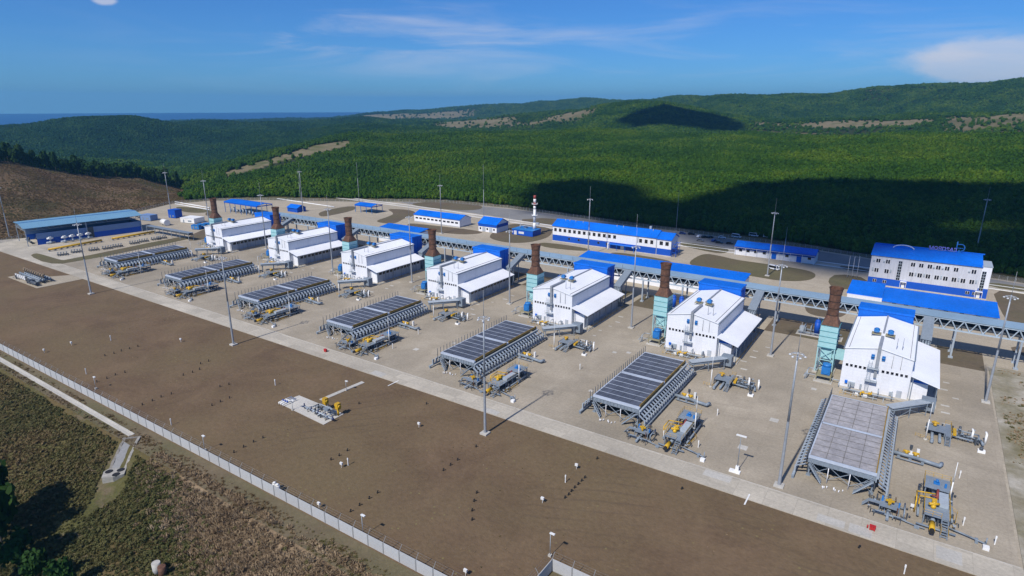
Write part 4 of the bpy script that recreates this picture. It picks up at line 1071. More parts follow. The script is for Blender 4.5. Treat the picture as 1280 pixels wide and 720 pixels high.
def skid_d(loc, label):
    t = thing('gas_manifold_skid', label, 'manifold', loc, 0, 'gas manifold skids near the hall canopies')
    z = 1.7
    mb = MB(); mb.b(.8, 4.6, .4, 4.4, z, z+.1); mb.b(4.6, 5.8, -1.0, 6.0, z, z+.1); stairs(mb, 5.2, -1, -3.2, z, 1.0)
    for x in (.9, 4.5):
        for y in (.5, 4.3): mb.c(x, y, z/2, .18, .18, z)
    mb.build('platform', M['steel'], t)
    mb = MB(); rails(mb, [(4.6, 6), (5.8, 6), (5.8, -1)], z); rails(mb, [(-1.5, -1.8), (-.4, -2.2), (1.6, -2.2)], .2, .9); mb.b(6.2, 6.9, 1.5, 4.5, 1.2, 1.9); mb.build('railing', M['yellow'], t)
    mb = MB(); mb.ball((2.4, 3.0, 2.3), .42, 10, 6); mb.cyl((1.6, 3.2, 2.8), (3.2, 3.2, 2.8), .24, n=10); mb.b(2.0, 2.6, 3.7, 4.3, 1.8, 2.8); mb.build('actuator', M['yellow_m'], t)
    mb = MB(); mb.cyl((2.0, -3, .8), (2.0, 6, .8), .32, n=12); mb.cyl((3.6, -3, .8), (3.6, 6, .8), .32, n=12); mb.tube([(2.0, -3, .8), (2.0, -3.3, .8), (2, -3.3, .1)], .4); mb.tube([(3.6, 3, .8), (9, 3.6, .8), (12, 3.2, .8), (12.4, 1.2, .8)], .3, 10); mb.tube([(5.8, 2, .9), (10.4, 1.6, .9)], .24); mb.tube([(6.6, 4.9, 1.4), (11.5, 4.7, 1.4), (11.5, 2.2, 1.4)], .18)
    for x in (7.5, 9.5, 11): mb.c(x, 2.9, .35, .4, 1.6, .7)
    for x in (7, 8.2, 10): mb.ball((x, 3.5, 1.0), .45); mb.cyl((x, 3.5, 1.2), (x, 3.5, 2.3), .1)
    mb.build('pipe', M['steel'], t)
    mb = MB()
    for x in (10.2, 12.9): mb.cyl((x, 3.4, 0), (x, 3.4, 2.7), .24, n=12); mb.cyl((x, 3.4, 2.7), (x-.2, 4.1, 3.0), .22, n=12)
    mb.c(12.0, -1.6, .3, 1.5, 1.1, .6); mb.build('white_vent', M['white'], t)
    mb = MB(); mb.cyl((11.9, -1.6, .6), (11.9, -1.6, 1.3), .4, n=10); mb.cyl((7.9, 7.5, 0), (7.9, 7.5, 1.4), .3, n=8); mb.build('vent_cap', M['steel_dark'], t); clutter(t, .2, 11.5, 1, 6.5, 34, 23)
    return t
def vent_pole(loc, label, h=10.3):
    t = thing('lightning_rod', label, 'pole', loc, 0, 'slim white rods in the yard')
    mb = MB(); mb.cyl((0, 0, .3), (0, 0, h*.55), .15, .12, 8); mb.cyl((0, 0, h*.55), (0, 0, h), .10, .05, 8); mb.build('pole', M['white'], t)
    mb = MB(); mb.cyl((0, 0, -.1), (0, 0, .4), .5, .42, 10); mb.build('footing', M['concrete'], t)
    return t
def bridge(loc, label):
    t = thing('pipe_bridge', label, 'pipe bridge', loc, 0, 'pipe bridges between rack and yard')
    mb = MB(); mb.prism([(-.3, 8.3), (10.8, 12.6), (10.8, 12.95), (-.3, 8.65)], 'x', -1.5, 1.5); mb.build('cover', M['steel'], t)
    mb = MB(); mb.prism([(0, 7.0), (10.8, 11.2), (10.8, 12.55), (0, 8.3)], 'x', -1.42, -1.25); mb.prism([(0, 7.0), (10.8, 11.2), (10.8, 12.55), (0, 8.3)], 'x', 1.25, 1.42)
    for x in (-.7, .1, .8): mb.cyl((x, -.3, 7.6), (x, 10.8, 11.8), .3, n=8); mb.cyl((x, -.3, 7.6), (x, -.3, .3), .3, n=8)
    mb.build('pipe', M['steel'], t)
    mb = MB()
    for x in (-1.3, 1.3):
        for y in (1.2, 6.0): mb.c(x, y, 3.6+y*.18, .3, .3, 7.2+y*.36); mb.c(x, y, .2, .9, .9, .4)
    mb.bar((-1.3, 1.2, .4), (1.3, 1.2, 7.4), .14); mb.bar((1.3, 1.2, .4), (-1.3, 1.2, 7.4), .14)
    mb.build('support', M['steel'], t)
    return t

KINDS = [
 (hall, 0, YB, 'white gabled compressor hall with lean-to canopy, %s'),
 (stack, -8.0, 199.6, 'rusty brown exhaust stack on teal casing, %s'),
 (cooling_skid, -6.6, 192.6, 'blue blower box on a railed skid before the teal casing, %s'),
 (intake, 0, 224.6, 'tall blue box behind a white hall, %s'),
 (cooler, 0, 137.4, None),
 (duct, 13.2, 177.2, 'grey covered duct joining cooler and hall, %s'),
 (front_pipes, .6, 189.5, 'yellow and grey pipes along a hall front, %s'),
 (skid_a, 13.3, 130.2, 'blue-grey valve skid with yellow actuator at a cooler corner, %s'),
 (skid_b, 22.0, 129.2, 'long yellow railed platform beside a valve skid, %s'),
 (spool_c, 15.6, 157.4, 'grey elbowed pipe with yellow valve beside a cooler, %s'),
 (skid_d, 21.2, 172.6, 'grey pipe cluster with white vents below a canopy, %s'),
 (vent_pole, 26.4, 141.7, 'slim white rod beside the yellow railed platform, %s'),
 (vent_pole, 21.9, 170.4, 'slim white rod beside the pipe cluster, %s'),
 (bridge, 19.8, 225.6, 'grey covered pipe bridge from the rack, %s'),
]
M_ORD = [s.replace(' of seven', '') for s in ORD]
SHORT = ['at the far left end', 'second from left', 'third from left', 'fourth of seven', 'third from right', 'second from right', 'nearest at right end']
for fn, dx, y, lab in KINDS:
    root = None
    for i in range(6, -1, -1):
        if fn is cooler:
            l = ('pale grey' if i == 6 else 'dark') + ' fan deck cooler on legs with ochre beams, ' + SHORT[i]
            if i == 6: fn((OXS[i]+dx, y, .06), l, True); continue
        else: l = lab % SHORT[i]
        if root is None:
            root = fn((OXS[i]+dx, y, .06), l)
            if fn is skid_a: root.scale = (.84, .84, .9)
        else: dup(root, (OXS[i]+dx, y, .06), l)
# ------------------------------------------------------------------ pipe rack across the plant
t = thing('pipe_rack', 'long grey trussed pipe rack with flat covered top crossing the whole plant', 'pipe rack', (0, 240, .06))
X0, X1 = -352, 150
mb = MB(); mb.prism([(-3.5, 13.2), (3.4, 13.3), (3.4, 13.55), (-3.5, 13.45)], 'x', X0, X1); mb.build('roof_deck', M['grey_roof'], t)
for y in (-3.1, 3.1):
    mb = MB(); mb.b(X0, X1, y-.2, y+.2, 9.3, 9.75); mb.b(X0, X1, y-.2, y+.2, 12.7, 13.1)
    n = int((X1-X0)/3.5)
    for i in range(n):
        a = X0+i*3.5; mb.bar((a, y, 9.6), (a+1.75, y, 12.9), .3); mb.bar((a+1.75, y, 12.9), (a+3.5, y, 9.6), .3)
    mb.build('truss', M['truss'], t)
mb = MB()
for k, (y, z, r) in enumerate(((-2.1, 10.7, .45), (-.9, 10.6, .35), (.3, 10.7, .45), (1.5, 10.6, .3), (2.3, 10.8, .4))): mb.cyl((X0+1, y, z), (X1-1, y, z), r, n=8)
mb.build('pipe', M['steel_dark'], t)
mb = MB()
for i in range(int((X1-X0)/6)): x = X0+3+i*6; mb.b(x-.12, x+.12, -3.0, 3.0, 9.4, 9.7)
mb.build('cross_beam', M['steel'], t)
for i in range(28):
    x = -345.5+i*18.0+(0 if i % 2 else 1.0)
    if x > X1: break
    for y in (-3.1, 3.1):
        p = MB(); p.c(x, y, 4.65, .55, .55, 9.3); p.c(x, y, .2, 1.3, 1.3, .5); p.build('column', M['steel_light'], t)
mb = MB(); rg = random.Random(8)
for i in range(60):
    x = X0+4+i*6; 
    if x < -100: mb.bar((x, -3.4, 13.4), (x, -3.4, 14.9), .09)
mb.build('vent_stub', M['steel_dark'], t)

# ground level pipework and equipment standing under and behind the rack, bay by bay
def rack_equipment(loc, label):
    t = thing('separator_group', label, 'vessels', loc, 0, 'vessels below the pipe rack')
    mb = MB(); 
    for x in (0, 3.2): mb.cyl((x, 0, 1.0), (x, 0, 5.2), .95, n=14); mb.ball((x, 0, 5.2), .95, 14, 6); mb.ball((x, 0, 1.0), .95, 14, 6)
    mb.build('vessel', M['blue_dark'], t)
    mb = MB()
    for x in (0, 3.2):
        for a in range(4): mb.c(x+.75*math.cos(a*1.57), .75*math.sin(a*1.57), .5, .15, .15, 1.2)
    mb.tube([(0, 0, 6), (0, 0, 6.8), (3.2, 0, 6.8), (3.2, 0, 6)], .2); mb.tube([(-6, 1.5, 1.2), (8, 1.5, 1.2)], .3); mb.tube([(-6, -1.6, 1.0), (8, -1.6, 1.0)], .25)
    for x in (-4, -1.8, 5.2, 7): mb.tube([(x, 1.5, 1.2), (x, 1.5, 3.4), (x, -1.6, 3.4), (x, -1.6, 1.0)], .17)
    mb.build('pipe', M['steel'], t)
    mb = MB(); mb.b(-5.6, -3.6, -1, 1, .1, 2.6); mb.build('cabinet', M['steel_light'], t)
    mb = MB(); mb.b(-6.5, 8.5, -2.4, 2.4, -.06, .2); mb.build('footing', M['concrete'], t)
    return t
root = None
for i in range(6, -1, -1):
    l = 'dark blue vessels and pipes under the grey rack, ' + SHORT[i]
    loc = (OXS[i]-12.5, 234.5, .06)
    if root is None: root = rack_equipment(loc, l)
    else: dup(root, loc, l)

# ------------------------------------------------------------------ buildings behind the rack
def win(t, xs, z, w, h, y=0.0, dbl=False, axis='x', x=0.0):
    for a in xs:
        f = MB(); pn = MB()
        w_, h_ = (w+.16, h+.16) if z > 3.2 else (w+.04, h+.04); f.b(a-w_/2, a+w_/2, y-.06, y+.1, z-h_/2, z+h_/2); o = f.build('window', M['frame'], t)
        if dbl:
            for s_ in (-1, 1): pn.b(a+s_*w*.26-w*.21, a+s_*w*.26+w*.21, y-.09, y+.05, z-h/2+.04, z+h/2-.04)
        else: pn.b(a-w/2, a+w/2, y-.09, y+.05, z-h/2, z+h/2)
        pn.build('pane', M['glass'], o)
# three storey office
t = thing('office_building', 'three storey white and blue office with rooftop letters at the right rear', 'office', (-15.8, 321, .06))
mb = MB(); mb.b(0, 41.0, 0, 13.2, 3.7, 14.1); mb.prism([(0, 14.0), (13.2, 14.0), (13.2, 16.1), (0, 14.02)], 'x', .02, 40.98); mb.build('wall', M['panel_off'] if 'panel_off' in M else M['panel'], t)
mb = MB(); mb.b(-.05, 41.0, -.05, 13.25, .5, 3.7); mb.b(41.05, 44.55, -.05, 12.5, .5, 4.8); mb.build('blue_base', M['blue_dark'], t)
mb = MB(); mb.b(-.2, 44.7, -.25, 13.3, -.1, .52); mb.build('plinth', M['concrete'], t)
mb = MB(); mb.b(41.02, 44.5, 0, 12.4, 4.8, 14.3); mb.build('stair_tower', M['panel'], t)
mb = MB(); mb.b(41.0, 44.7, -.2, 12.6, 14.3, 14.5); mb.build('tower_roof', M['steel_light'], t)
mb = MB(); mb.prism([(-.5, 13.95), (13.6, 16.5), (13.6, 16.75), (-.5, 14.25)], 'x', -.4, 41.3); mb.build('roof', M['blue_roof'], t)
mb = MB(); mb.b(0, 42, 13.4, 13.6, 16.76, 17.3); 
for i in range(15): mb.b(.0+i*2.9, .06+i*2.9, .0, .06, 14.25, 14.9)
mb.build('roof_rail', M['blue'], t)
xs1 = [2.9, 6.7, 16.4, 19.5, 22.7, 25.8, 29.0, 32.2, 38.5]; win(t, xs1, 11.65, 1.7, 1.8, 0, True)
xs2 = [2.8, 6.8, 16.4, 19.6, 22.7, 25.9, 29.1, 32.2, 35.4, 38.5]; win(t, xs2, 7.15, 1.7, 1.9, 0, True)
win(t, [2.7, 6.7, 37.8, 40.2], 2.2, 1.4, 1.3, -.05, True)
for x0, zz, hh in ((11.6, 8.1, 9.0), (42.1, 8.0, 8.6)):
    f = MB(); f.b(x0-.75, x0+.75, -.08, .1, zz-hh/2, zz+hh/2); o = f.build('stair_window', M['steel_light'], t); pn = MB()
    for i in range(7):
        for s_ in (-1, 1): z0 = zz-hh/2+.15+i*hh/7; pn.b(x0+s_*.36-.3, x0+s_*.36+.3, -.11, .05, z0, z0+hh/7-.25)
    pn.build('pane', M['glass'], o)
mb = MB()
for x in (1.2, 5.2, 24.2, 27.4, 36.9): mb.b(x-.35, x+.35, -.4, 0, 11.2, 11.8)
for x in (1.2, 8.4, 18.0, 21.2, 27.5, 33.8, 40.0): mb.b(x-.3, x+.3, -.4, 0, 6.9, 8.2)
mb.build('air_conditioner', M['steel_light'], t)
for x, w in ((14, 2.4), (41.6, 2.6)):
    f = MB(); f.b(x-w/2, x+w/2, -1.6, 0, 3.3, 3.5); f.b(x-w/2, x-w/2+.15, -1.5, -1.3, .5, 3.3); f.b(x+w/2-.15, x+w/2, -1.5, -1.3, .5, 3.3); f.b(x-.6, x+.6, -.1, .05, .5, 2.8); f.build('porch', M['white'], t)
# arched rooflight
mb = MB(); n = 10; 
for i in range(n):
    a0, a1 = math.pi*i/n, math.pi*(i+1)/n
    mb.quad((11.6-4*math.cos(a0), 11.0, 16.2+1.5*math.sin(a0)), (11.6-4*math.cos(a1), 11.0, 16.2+1.5*math.sin(a1)), (11.6-4*math.cos(a1), 13.2, 16.3+1.5*math.sin(a1)), (11.6-4*math.cos(a0), 13.2, 16.3+1.5*math.sin(a0)))
mb.poly([(11.6-4*math.cos(math.pi*i/n), 11.0, 16.2+1.5*math.sin(math.pi*i/n)) for i in range(n+1)])
mb.build('arched_gable', M['blue_roof'], t)
mb = MB(); mb.tube([(11.6-4.1*math.cos(math.pi*i/n), 10.95, 16.2+1.6*math.sin(math.pi*i/n)) for i in range(n+1)], .22, 6); mb.build('arch_rim', M['white'], t)
# rooftop sign facing away from the camera, so its letters read mirrored from this side
sg = thing('rooftop_sign', 'row of blue letters with a flame emblem standing on the office roof', 'sign', (-15.8, 321, .06))
def letters(txt, size, x, y, z, m, parent, ext=.12):
    cu = bpy.data.curves.new('letters', 'FONT'); cu.body = txt; cu.size = size; cu.extrude = ext; cu.align_x = 'CENTER'; cu.offset = .03
    tmp = bpy.data.objects.new('tmp_letters', cu); C.objects.link(tmp)
    dg = bpy.context.evaluated_depsgraph_get(); me = bpy.data.meshes.new_from_object(tmp.evaluated_get(dg)); bpy.data.objects.remove(tmp)
    me.materials.clear(); me.materials.append(m); o = bpy.data.objects.new('letters', me); C.objects.link(o); o.parent = parent
    o.location = (x, y, z); o.rotation_euler = (math.pi/2, 0, math.pi); return o
letters('ГАЗПРОМ', 2.15, 26.4, 13.0, 17.0, M['sign_blue'] if 'sign_blue' in M else M['blue'], sg)
mb = MB(); mb.b(21.4, 31.0, 13.1, 13.2, 16.85, 16.95)
for i in range(9): mb.bar((21.6+i*1.15, 13.15, 16.5), (21.6+i*1.15, 13.15, 18.6), .07)
mb.build('sign_frame', M['steel_light'], sg)
mb = MB()
arc = [(33.0+1.35*math.cos(a), 18.9+1.55*math.sin(a)) for a in [math.pi*.5-i*math.pi*1.0/10 for i in range(11)]]
path = [(31.4, 17.6), (31.4, 21.6)]; mb.tube([(x, 13.15, z) for x, z in path], .22, 8)
mb.tube([(31.5, 13.15, 20.4)]+[(x, 13.15, z) for x, z in arc], .2, 8); mb.tube([(31.4, 13.15, 18.7), (33.9, 13.15, 18.7)], .14, 8)
mb.build('flame_emblem', M['blue_mid'], sg)
mb = MB(); 
pts = [(32.0, 17.1), (32.5, 18.1), (32.9, 17.0), (33.4, 17.9), (33.2, 16.8), (32.4, 16.5)]
mb.poly([(x, 13.1, z) for x, z in pts]); mb.poly([(x, 13.25, z) for x, z in pts][::-1]); mb.build('flame', M['blue_mid'], sg)
# low long blue roofed block in front of the office
t = thing('long_low_building', 'long low building with bright blue roof between rack and office', 'building', (-20, 276, .06))
mb = MB(); mb.b(0, 12.4, 1, 20, 0, 5.6); mb.b(12.4, 49.6, 1, 18.4, 0, 4.9); mb.build('wall', M['panel'], t)
mb = MB(); mb.prism([(2.2, 5.62), (20.6, 6.9), (20.6, 7.15), (2.2, 5.87)], 'x', -.4, 12.38); mb.prism([(.4, 4.92), (18.8, 6.1), (18.8, 6.35), (.4, 5.17)], 'x', 12.42, 50.1); mb.build('roof', M['blue_roof'], t)
win(t, [4, 6.5, 15, 17, 21, 26, 30, 35, 40, 45, 47.5], 2.9, 1.2, .9, 1.0, True)
mb = MB(); 
for x in (16, 20, 24, 28, 33, 38, 43): mb.b(x, x+1.4, .55, .75, 4.4, 4.85)
mb.build('snow_guard', M['steel_dark'], t)
# two storey service building
t = thing('service_building', 'two storey white service building with blue roof and blue ground floor', 'building', (-185.3, 321, .06))
mb = MB(); mb.b(0, 66, 0, 12.4, 4.0, 9.5); mb.b(66.6, 74.6, 0, 11.5, 4.0, 9.3); mb.prism([(0, 9.4), (12.4, 9.4), (6.2, 12.4)], 'x', .05, 65.9); mb.prism([(0, 9.25), (11.5, 9.25), (5.7, 11.8)], 'x', 66.65, 74.5); mb.build('wall', M['panel'], t)
mb = MB(); mb.b(-.05, 66.05, -.05, 12.45, .4, 4.0); mb.b(66.55, 74.65, -.05, 11.55, .4, 4.0); mb.build('blue_base', M['blue_dark'], t)
mb = MB(); mb.b(66.02, 66.58, .3, 11, .4, 9.3); mb.build('link_wall', M['panel_grey'], t)
mb = MB(); mb.b(-.3, 75, -.4, 12.8, -.1, .42); mb.build('plinth', M['concrete'], t)
mb = MB(); mb.prism([(-.6, 9.35), (6.2, 12.62), (13.0, 9.35), (13.0, 9.6), (6.2, 12.9), (-.6, 9.6)], 'x', -.5, 66.3); o = mb.build('roof', M['blue_roof'], t)
mb = MB(); mb.prism([(-.6, 9.1), (5.7, 12.0), (12.1, 9.1), (12.1, 9.35), (5.7, 12.28), (-.6, 9.35)], 'x', 66.4, 75.1); mb.build('roof', M['blue_roof'], t)
win(t, [1.9+i*3.26 for i in range(13)], 7.2, 1.75, 1.95); win(t, [56.9, 60.2, 63.5], 6.9, 1.7, 2.1); win(t, [69.0, 72.3], 7.0, 1.9, 2.1)
win(t, [11.5, 18, 24.5, 31, 36.5], 2.6, 1.3, 1.2, -.05)
mb = MB(); mb.b(38.6, 54.6, -3.2, .2, 3.2, 3.4)
for x in (38.8, 43.8, 49.0, 54.3): mb.b(x-.1, x+.1, -3.1, -2.9, .05, 3.2)
mb.build('porch', M['blue'], t)
mb = MB(); mb.b(37, 38.2, -1.0, 0, .1, 3.6); mb.b(45, 47, -.1, .1, .1, 2.8); mb.build('door', M['frame'], t)
mb = MB()
for x in (6, 9, 13, 18, 40, 44, 62): mb.cyl((x, 5.0, 11.4), (x, 5.0, 13.4), .18, n=8)
mb.b(59, 60.2, 6.8, 8.0, 12.0, 14.3); mb.build('roof_vent', M['steel_light'], t)
mb = MB(); 
for z0 in (0, 2.4, 4.8): 
    for s_ in (0, 1): mb.bar((75.6+s_*1.4, 1.0 if (z0/2.4) % 2 == 0 else 5.5, z0), (75.6+s_*1.4, 5.5 if (z0/2.4) % 2 == 0 else 1.0, z0+2.4), .2)
    mb.b(75.2, 77.4, .2, 1.2, z0+2.3, z0+2.4); mb.b(75.2, 77.4, 5.4, 6.6, z0+2.3, z0+2.4)
for x in (75.2, 77.4):
    for y in (.3, 6.5): mb.c(x, y, 4, .15, .15, 8)
mb.build('outside_stair', M['blue_dark'], t)
mb = MB(); mb.b(55.0, 55.5, -.12, 0, 5.6, 8.9); mb.build('wall_sign', M['steel'], t)

def shed(name, label, cat, x0, x1, y0, y1, eave, ridge, wallm, roofm, base=None, n=6, doors=(), group=None):
    t = thing(name, label, cat, (x0, y0, .06), 0, group); W, D = x1-x0, y1-y0
    mb = MB(); mb.b(0, W, 0, D, 0, eave); mb.prism([(0, eave-.05), (D, eave-.05), (D/2, ridge-.1)], 'x', .03, W-.03); mb.build('wall', wallm, t)
    mb = MB(); mb.prism([(-.5, eave-.12), (D/2, ridge), (D+.5, eave-.12), (D+.5, eave+.12), (D/2, ridge+.26), (-.5, eave+.12)], 'x', -.45, W+.45); mb.build('roof', roofm, t)
    if base: mb = MB(); mb.b(-.05, W+.05, -.05, D+.05, -.05, base); mb.build('base_band', M['cement'], t)
    for a in doors:
        d = MB(); d.b(a-1.3, a+1.3, -.08, .06, .1, 3.0); d.build('door', M['panel_grey'], t)
    return t
t = shed('workshop', 'long low white shed with blue roof and dark window band, left of the small garage', 'shed', -299.5, -258.3, 321.5, 334, 5.3, 7.7, M['panel'], M['blue_roof'], .8)
win(t, [2.5+i*3.6 for i in range(11)], 3.1, 2.4, 1.1); 
mb = MB(); mb.b(.2, 41, 12.4, 12.55, 1, 2); mb.build('rear_band', M['blue'], t)
t = shed('garage', 'small white garage with blue roof and two bay doors', 'garage', -241.6, -227.0, 320.4, 334, 5.2, 8.6, M['panel'], M['blue_roof'], None, doors=(4.5, 10.0))
mb = MB(); mb.b(.0, 14.6, -.35, -.05, 3.6, 5.0)
mb.b(14.62, 14.75, .5, 13, 3.4, 5.4); mb.build('blue_band', M['blue_dark'], t)
win(t, [1.6, 7.2, 12.6], 2.0, 1.2, 1.3)
# boiler house with red and white chimney
t = thing('boiler_house', 'small flat blue boiler house at the foot of the red and white chimney', 'boiler house', (-216.6, 323, .06))
mb = MB(); mb.b(0, 15.6, 0, 10, .2, 3.6); mb.build('wall', M['blue_dark'], t)
mb = MB(); mb.b(-.2, 15.8, -.2, 10.2, 3.6, 3.9); mb.build('roof', M['blue_mid'], t)
mb = MB(); mb.b(1.5, 3.5, -.07, .06, .3, 2.8); mb.b(5, 9, -.07, .06, 1.2, 2.6); mb.build('panel', M['frame'], t)
mb = MB(); mb.tube([(3, 5, 3.9), (3, 5, 5.6), (8, 5, 5.6), (11.6, 6.0, 5.2)], .3); mb.b(5, 7, 6, 8, 3.9, 5.2); mb.cyl((1, 8, 3.9), (1, 8, 6.8), .15); mb.build('roof_pipe', M['steel_light'], t)
t = thing('banded_chimney', 'tall slim chimney banded red and white above the boiler house', 'chimney', (-204.4, 330.5, 3.96))
mb = MB(); mb.cyl((0, 0, 0), (0, 0, 4), 1.25, .85, 16); mb.cyl((0, 0, 4), (0, 0, 12.5), .85, n=16); mb.build('lower_shaft', M['white'], t)
for i in range(4):
    mb = MB(); mb.cyl((0, 0, 12.5+i*2.2), (0, 0, 14.7+i*2.2), .85, n=16); mb.build('painted_band', M['red_band'] if i % 2 == 1 else M['white'], t)
mb = MB(); 
for zz in (8.6, 15.8): 
    mb.cyl((0, 0, zz), (0, 0, zz+.12), 1.9, n=16)
    for k in range(8): a = k*.785; mb.bar((1.85*math.cos(a), 1.85*math.sin(a), zz), (1.85*math.cos(a), 1.85*math.sin(a), zz+1.1), .07)
mb.build('gallery', M['white'], t)
mb = MB(); mb.b(1.2, 3.4, -.6, .6, 3.0, 4.2); mb.build('flue_elbow', M['steel_light'], t)
# store with canopy at the right
t = shed('gate_store', 'long low white store with dark blue roof standing in the shade', 'store', -83, -42.3, 347.2, 357, 4.6, 6.9, M['panel'], M['blue_roof'])
mb = MB(); 
for i in range(8): mb.bar((.2+i*5.75, -1.6, 0), (.2+i*5.75, -1.6, 4.5), .14)
mb.b(0, 40.7, -1.75, -1.45, 4.45, 4.65); mb.build('canopy_frame', M['white'], t)
mb = MB(); mb.prism([(-1.9, 4.7), (.3, 4.75), (.3, 4.95), (-1.9, 4.86)], 'x', -.3, 41.0); mb.b(.02, 40.68, -.09, -.02, 3.3, 4.5); mb.build('blue_canopy', M['blue_dark'], t)
win(t, [3, 7, 11, 15.5, 27, 38], 2.7, 1.6, 1.3); d = MB()
for a in (20.5, 33): d.b(a-1.2, a+1.2, -.08, .06, .1, 3.2)
d.build('door', M['blue'], t)
# open blue canopies
def canopy(name, label, x0, x1, y0, y1, h, under=True):
    t = thing(name, label, 'canopy', (x0, y0, .06), 0, 'open blue canopies'); W, D = x1-x0, y1-y0
    mb = MB(); mb.prism([(-.4, h), (D*.5, h+1.1), (D+.4, h), (D+.4, h+.3), (D*.5, h+1.4), (-.4, h+.3)], 'x', -.4, W+.4); mb.build('roof', M['blue_roof'], t)
    mb = MB(); mb.b(-.35, W+.35, -.3, -.1, h-.7, h+.05); mb.b(W+.1, W+.3, 0, D, h-.7, h); mb.build('fascia', M['blue_dark'], t)
    n = max(2, int(W/6))
    for i in range(n+1):
        for y in (0, D): p = MB(); p.c(W*i/n, y, h/2, .3, .3, h); p.build('post', M['blue_mid'], t)
    if under:
        mb = MB(); rg = random.Random(int(W*10)); 
        for i in range(max(2, int(W/4))): 
            x = 1.5+i*4
            if x > W-1: break
            mb.cyl((x, D*.3, .2), (x, D*.3, 2.2+rg.random()*1.5), .7, n=10); mb.cyl((x+1, D*.6, 1), (x+3.2, D*.6, 1), .4, n=10)
        mb.build('equipment', M['steel_light'], t)
    return t
x, y = G(448, 268); canopy('open_canopy', 'open blue canopy on dark posts in the rear left soil area', -366, -348, 327, 338, 5.6, False)
canopy('open_canopy', 'large open blue canopy over white equipment behind the far left stack', -449, -408, 270, 283, 8.0)
t = shed('blue_hut', 'small all blue hut near the forest edge behind the far left halls', 'hut', -412, -400, 299, 307, 3.2, 5.2, M['blue_dark'], M['blue_roof'])
# long low blue roofs just behind the rack
def low_block(label, x0, x1, y0, y1, h):
    t = thing('low_service_block', label, 'block', (x0, y0, .06), 0, 'low blue roofed blocks behind the rack'); W, D = x1-x0, y1-y0
    mb = MB(); mb.b(0, W, 0, D, 0, h); mb.build('wall', M['panel'], t)
    mb = MB(); mb.prism([(-.4, h+.02), (D+.4, h+1.3), (D+.4, h+1.55), (-.4, h+.25)], 'x', -.4, W+.4); mb.build('roof', M['blue_roof'], t)
    mb = MB()
    for i in range(int(W/4)): mb.bar((2+i*4, D*.8, h+1.0), (2+i*4, D*.8, h+2.0), .06)
    mb.build('roof_rail', M['steel_light'], t)
low_block('long low blue roof behind the rack, below the service building', -136.5, -58, 262, 273, 7.9)
low_block('shorter low blue roof behind the rack, below the white workshop', -274, -242, 262, 271, 7.9)
# ------------------------------------------------------------------ the long open shed and metering yard on the left
t = thing('open_shed', 'long open shed with pale blue roof and blue wall at the left edge', 'shed', (-455.8, 137.8, .06), R(-8))
mb = MB(); mb.prism([(0, 11.5), (12, 12.1), (24.5, 10.4), (24.5, 10.65), (12, 12.4), (0, 11.8)], 'y', -.6, 62.5); mb.build('roof', M['cyan_roof'], t)
mb = MB(); mb.b(11.7, 12.3, -.6, 62.5, 12.3, 12.55); mb.build('ridge_cap', M['blue_mid'], t)
mb = MB(); mb.b(23.0, 23.4, 5, 61.5, 0, 3.4); mb.b(1.0, 1.4, 4, 61.5, 0, 3.4); mb.b(1.4, 23.0, 61.1, 61.5, 0, 3.4); mb.build('lower_wall', M['blue_dark'], t)
mb = MB(); mb.b(23.05, 23.35, 5, 61.5, 3.4, 6.8); mb.b(1.05, 1.35, 4, 61.5, 3.4, 6.8); mb.b(1.4, 23.05, 61.15, 61.45, 3.4, 6.8); mb.build('upper_wall', M['pale_blue_wall'], t)
mb = MB(); mb.b(22.95, 23.5, 31.2, 34.2, .2, 6.9); mb.build('wall_opening', M['steel_dark'], t)
for i in range(11):
    for x in (.8, 23.7):
        if x > 2 and i not in (0, 5, 10): continue
        h = 11.4 if x < 2 else 10.6
        p = MB(); p.c(x, .2+i*6.1, h/2, .4, .4, h); p.build('column', M['steel_light'], t)
mb = MB()
for i in range(11):
    y = .2+i*6.1; mb.b(.8, 23.6, y-.12, y+.12, 8.8, 9.05)
    for k in range(6): a = .8+k*3.8; mb.bar((a, y, 9), (a+1.9, y, 11.0+.5*min(k, 5-k)-.4), .2); mb.bar((a+1.9, y, 11.0+.5*min(k, 5-k)-.4), (a+3.8, y, 9), .2)
for x in (.8, 23.6): mb.b(x-.1, x+.1, .2, 61.4, 8.8, 9.0); 
for i in range(20): mb.bar((23.6, .2+i*3.05, 8.9), (23.6, .2+(i+.5)*3.05, 10.3), .16); mb.bar((23.6, .2+(i+.5)*3.05, 10.3), (23.6, .2+(i+1)*3.05, 8.9), .16)
mb.build('roof_truss', M['steel'], t)
mb = MB(); rg = random.Random(2)
for i in range(12):
    y = 3+i*4.8; mb.cyl((6, y, 1.2), (18, y, 1.2), .6, n=10); mb.cyl((9+rg.random()*4, y, 1), (9+rg.random()*4, y, 3.5), .5, n=8)
mb.build('inside_pipework', M['steel_dark'], t)
# yellow headers
for k, (a, b_, lab) in enumerate((((61.7, 314.5), (127, 302.8), 'long yellow gas header in the metering yard, left of two'), ((141, 300.5), (193.7, 291.8), 'long yellow gas header in the metering yard, right of two'))):
    p0, p1 = G(*a), G(*b_); t = thing('yellow_header', lab, 'pipe', (p0[0], p0[1], .06), math.atan2(p1[1]-p0[1], p1[0]-p0[0])); L = math.hypot(p1[0]-p0[0], p1[1]-p0[1])
    mb = MB(); mb.cyl((0, 0, 1.2), (L, 0, 1.2), .62, n=12); mb.ball((0, 0, 1.2), .62); mb.ball((L, 0, 1.2), .62); mb.build('pipe', M['yellow'], t)
    mb = MB(); n = int(L/3)
    for i in range(n+1): mb.c(i*L/n, 0, .4, .5, 1.0, .8); mb.cyl((i*L/n, .6, 1.2), (i*L/n, 2.2, 1.2), .25, n=8)
    mb.build('saddle', M['steel'], t)
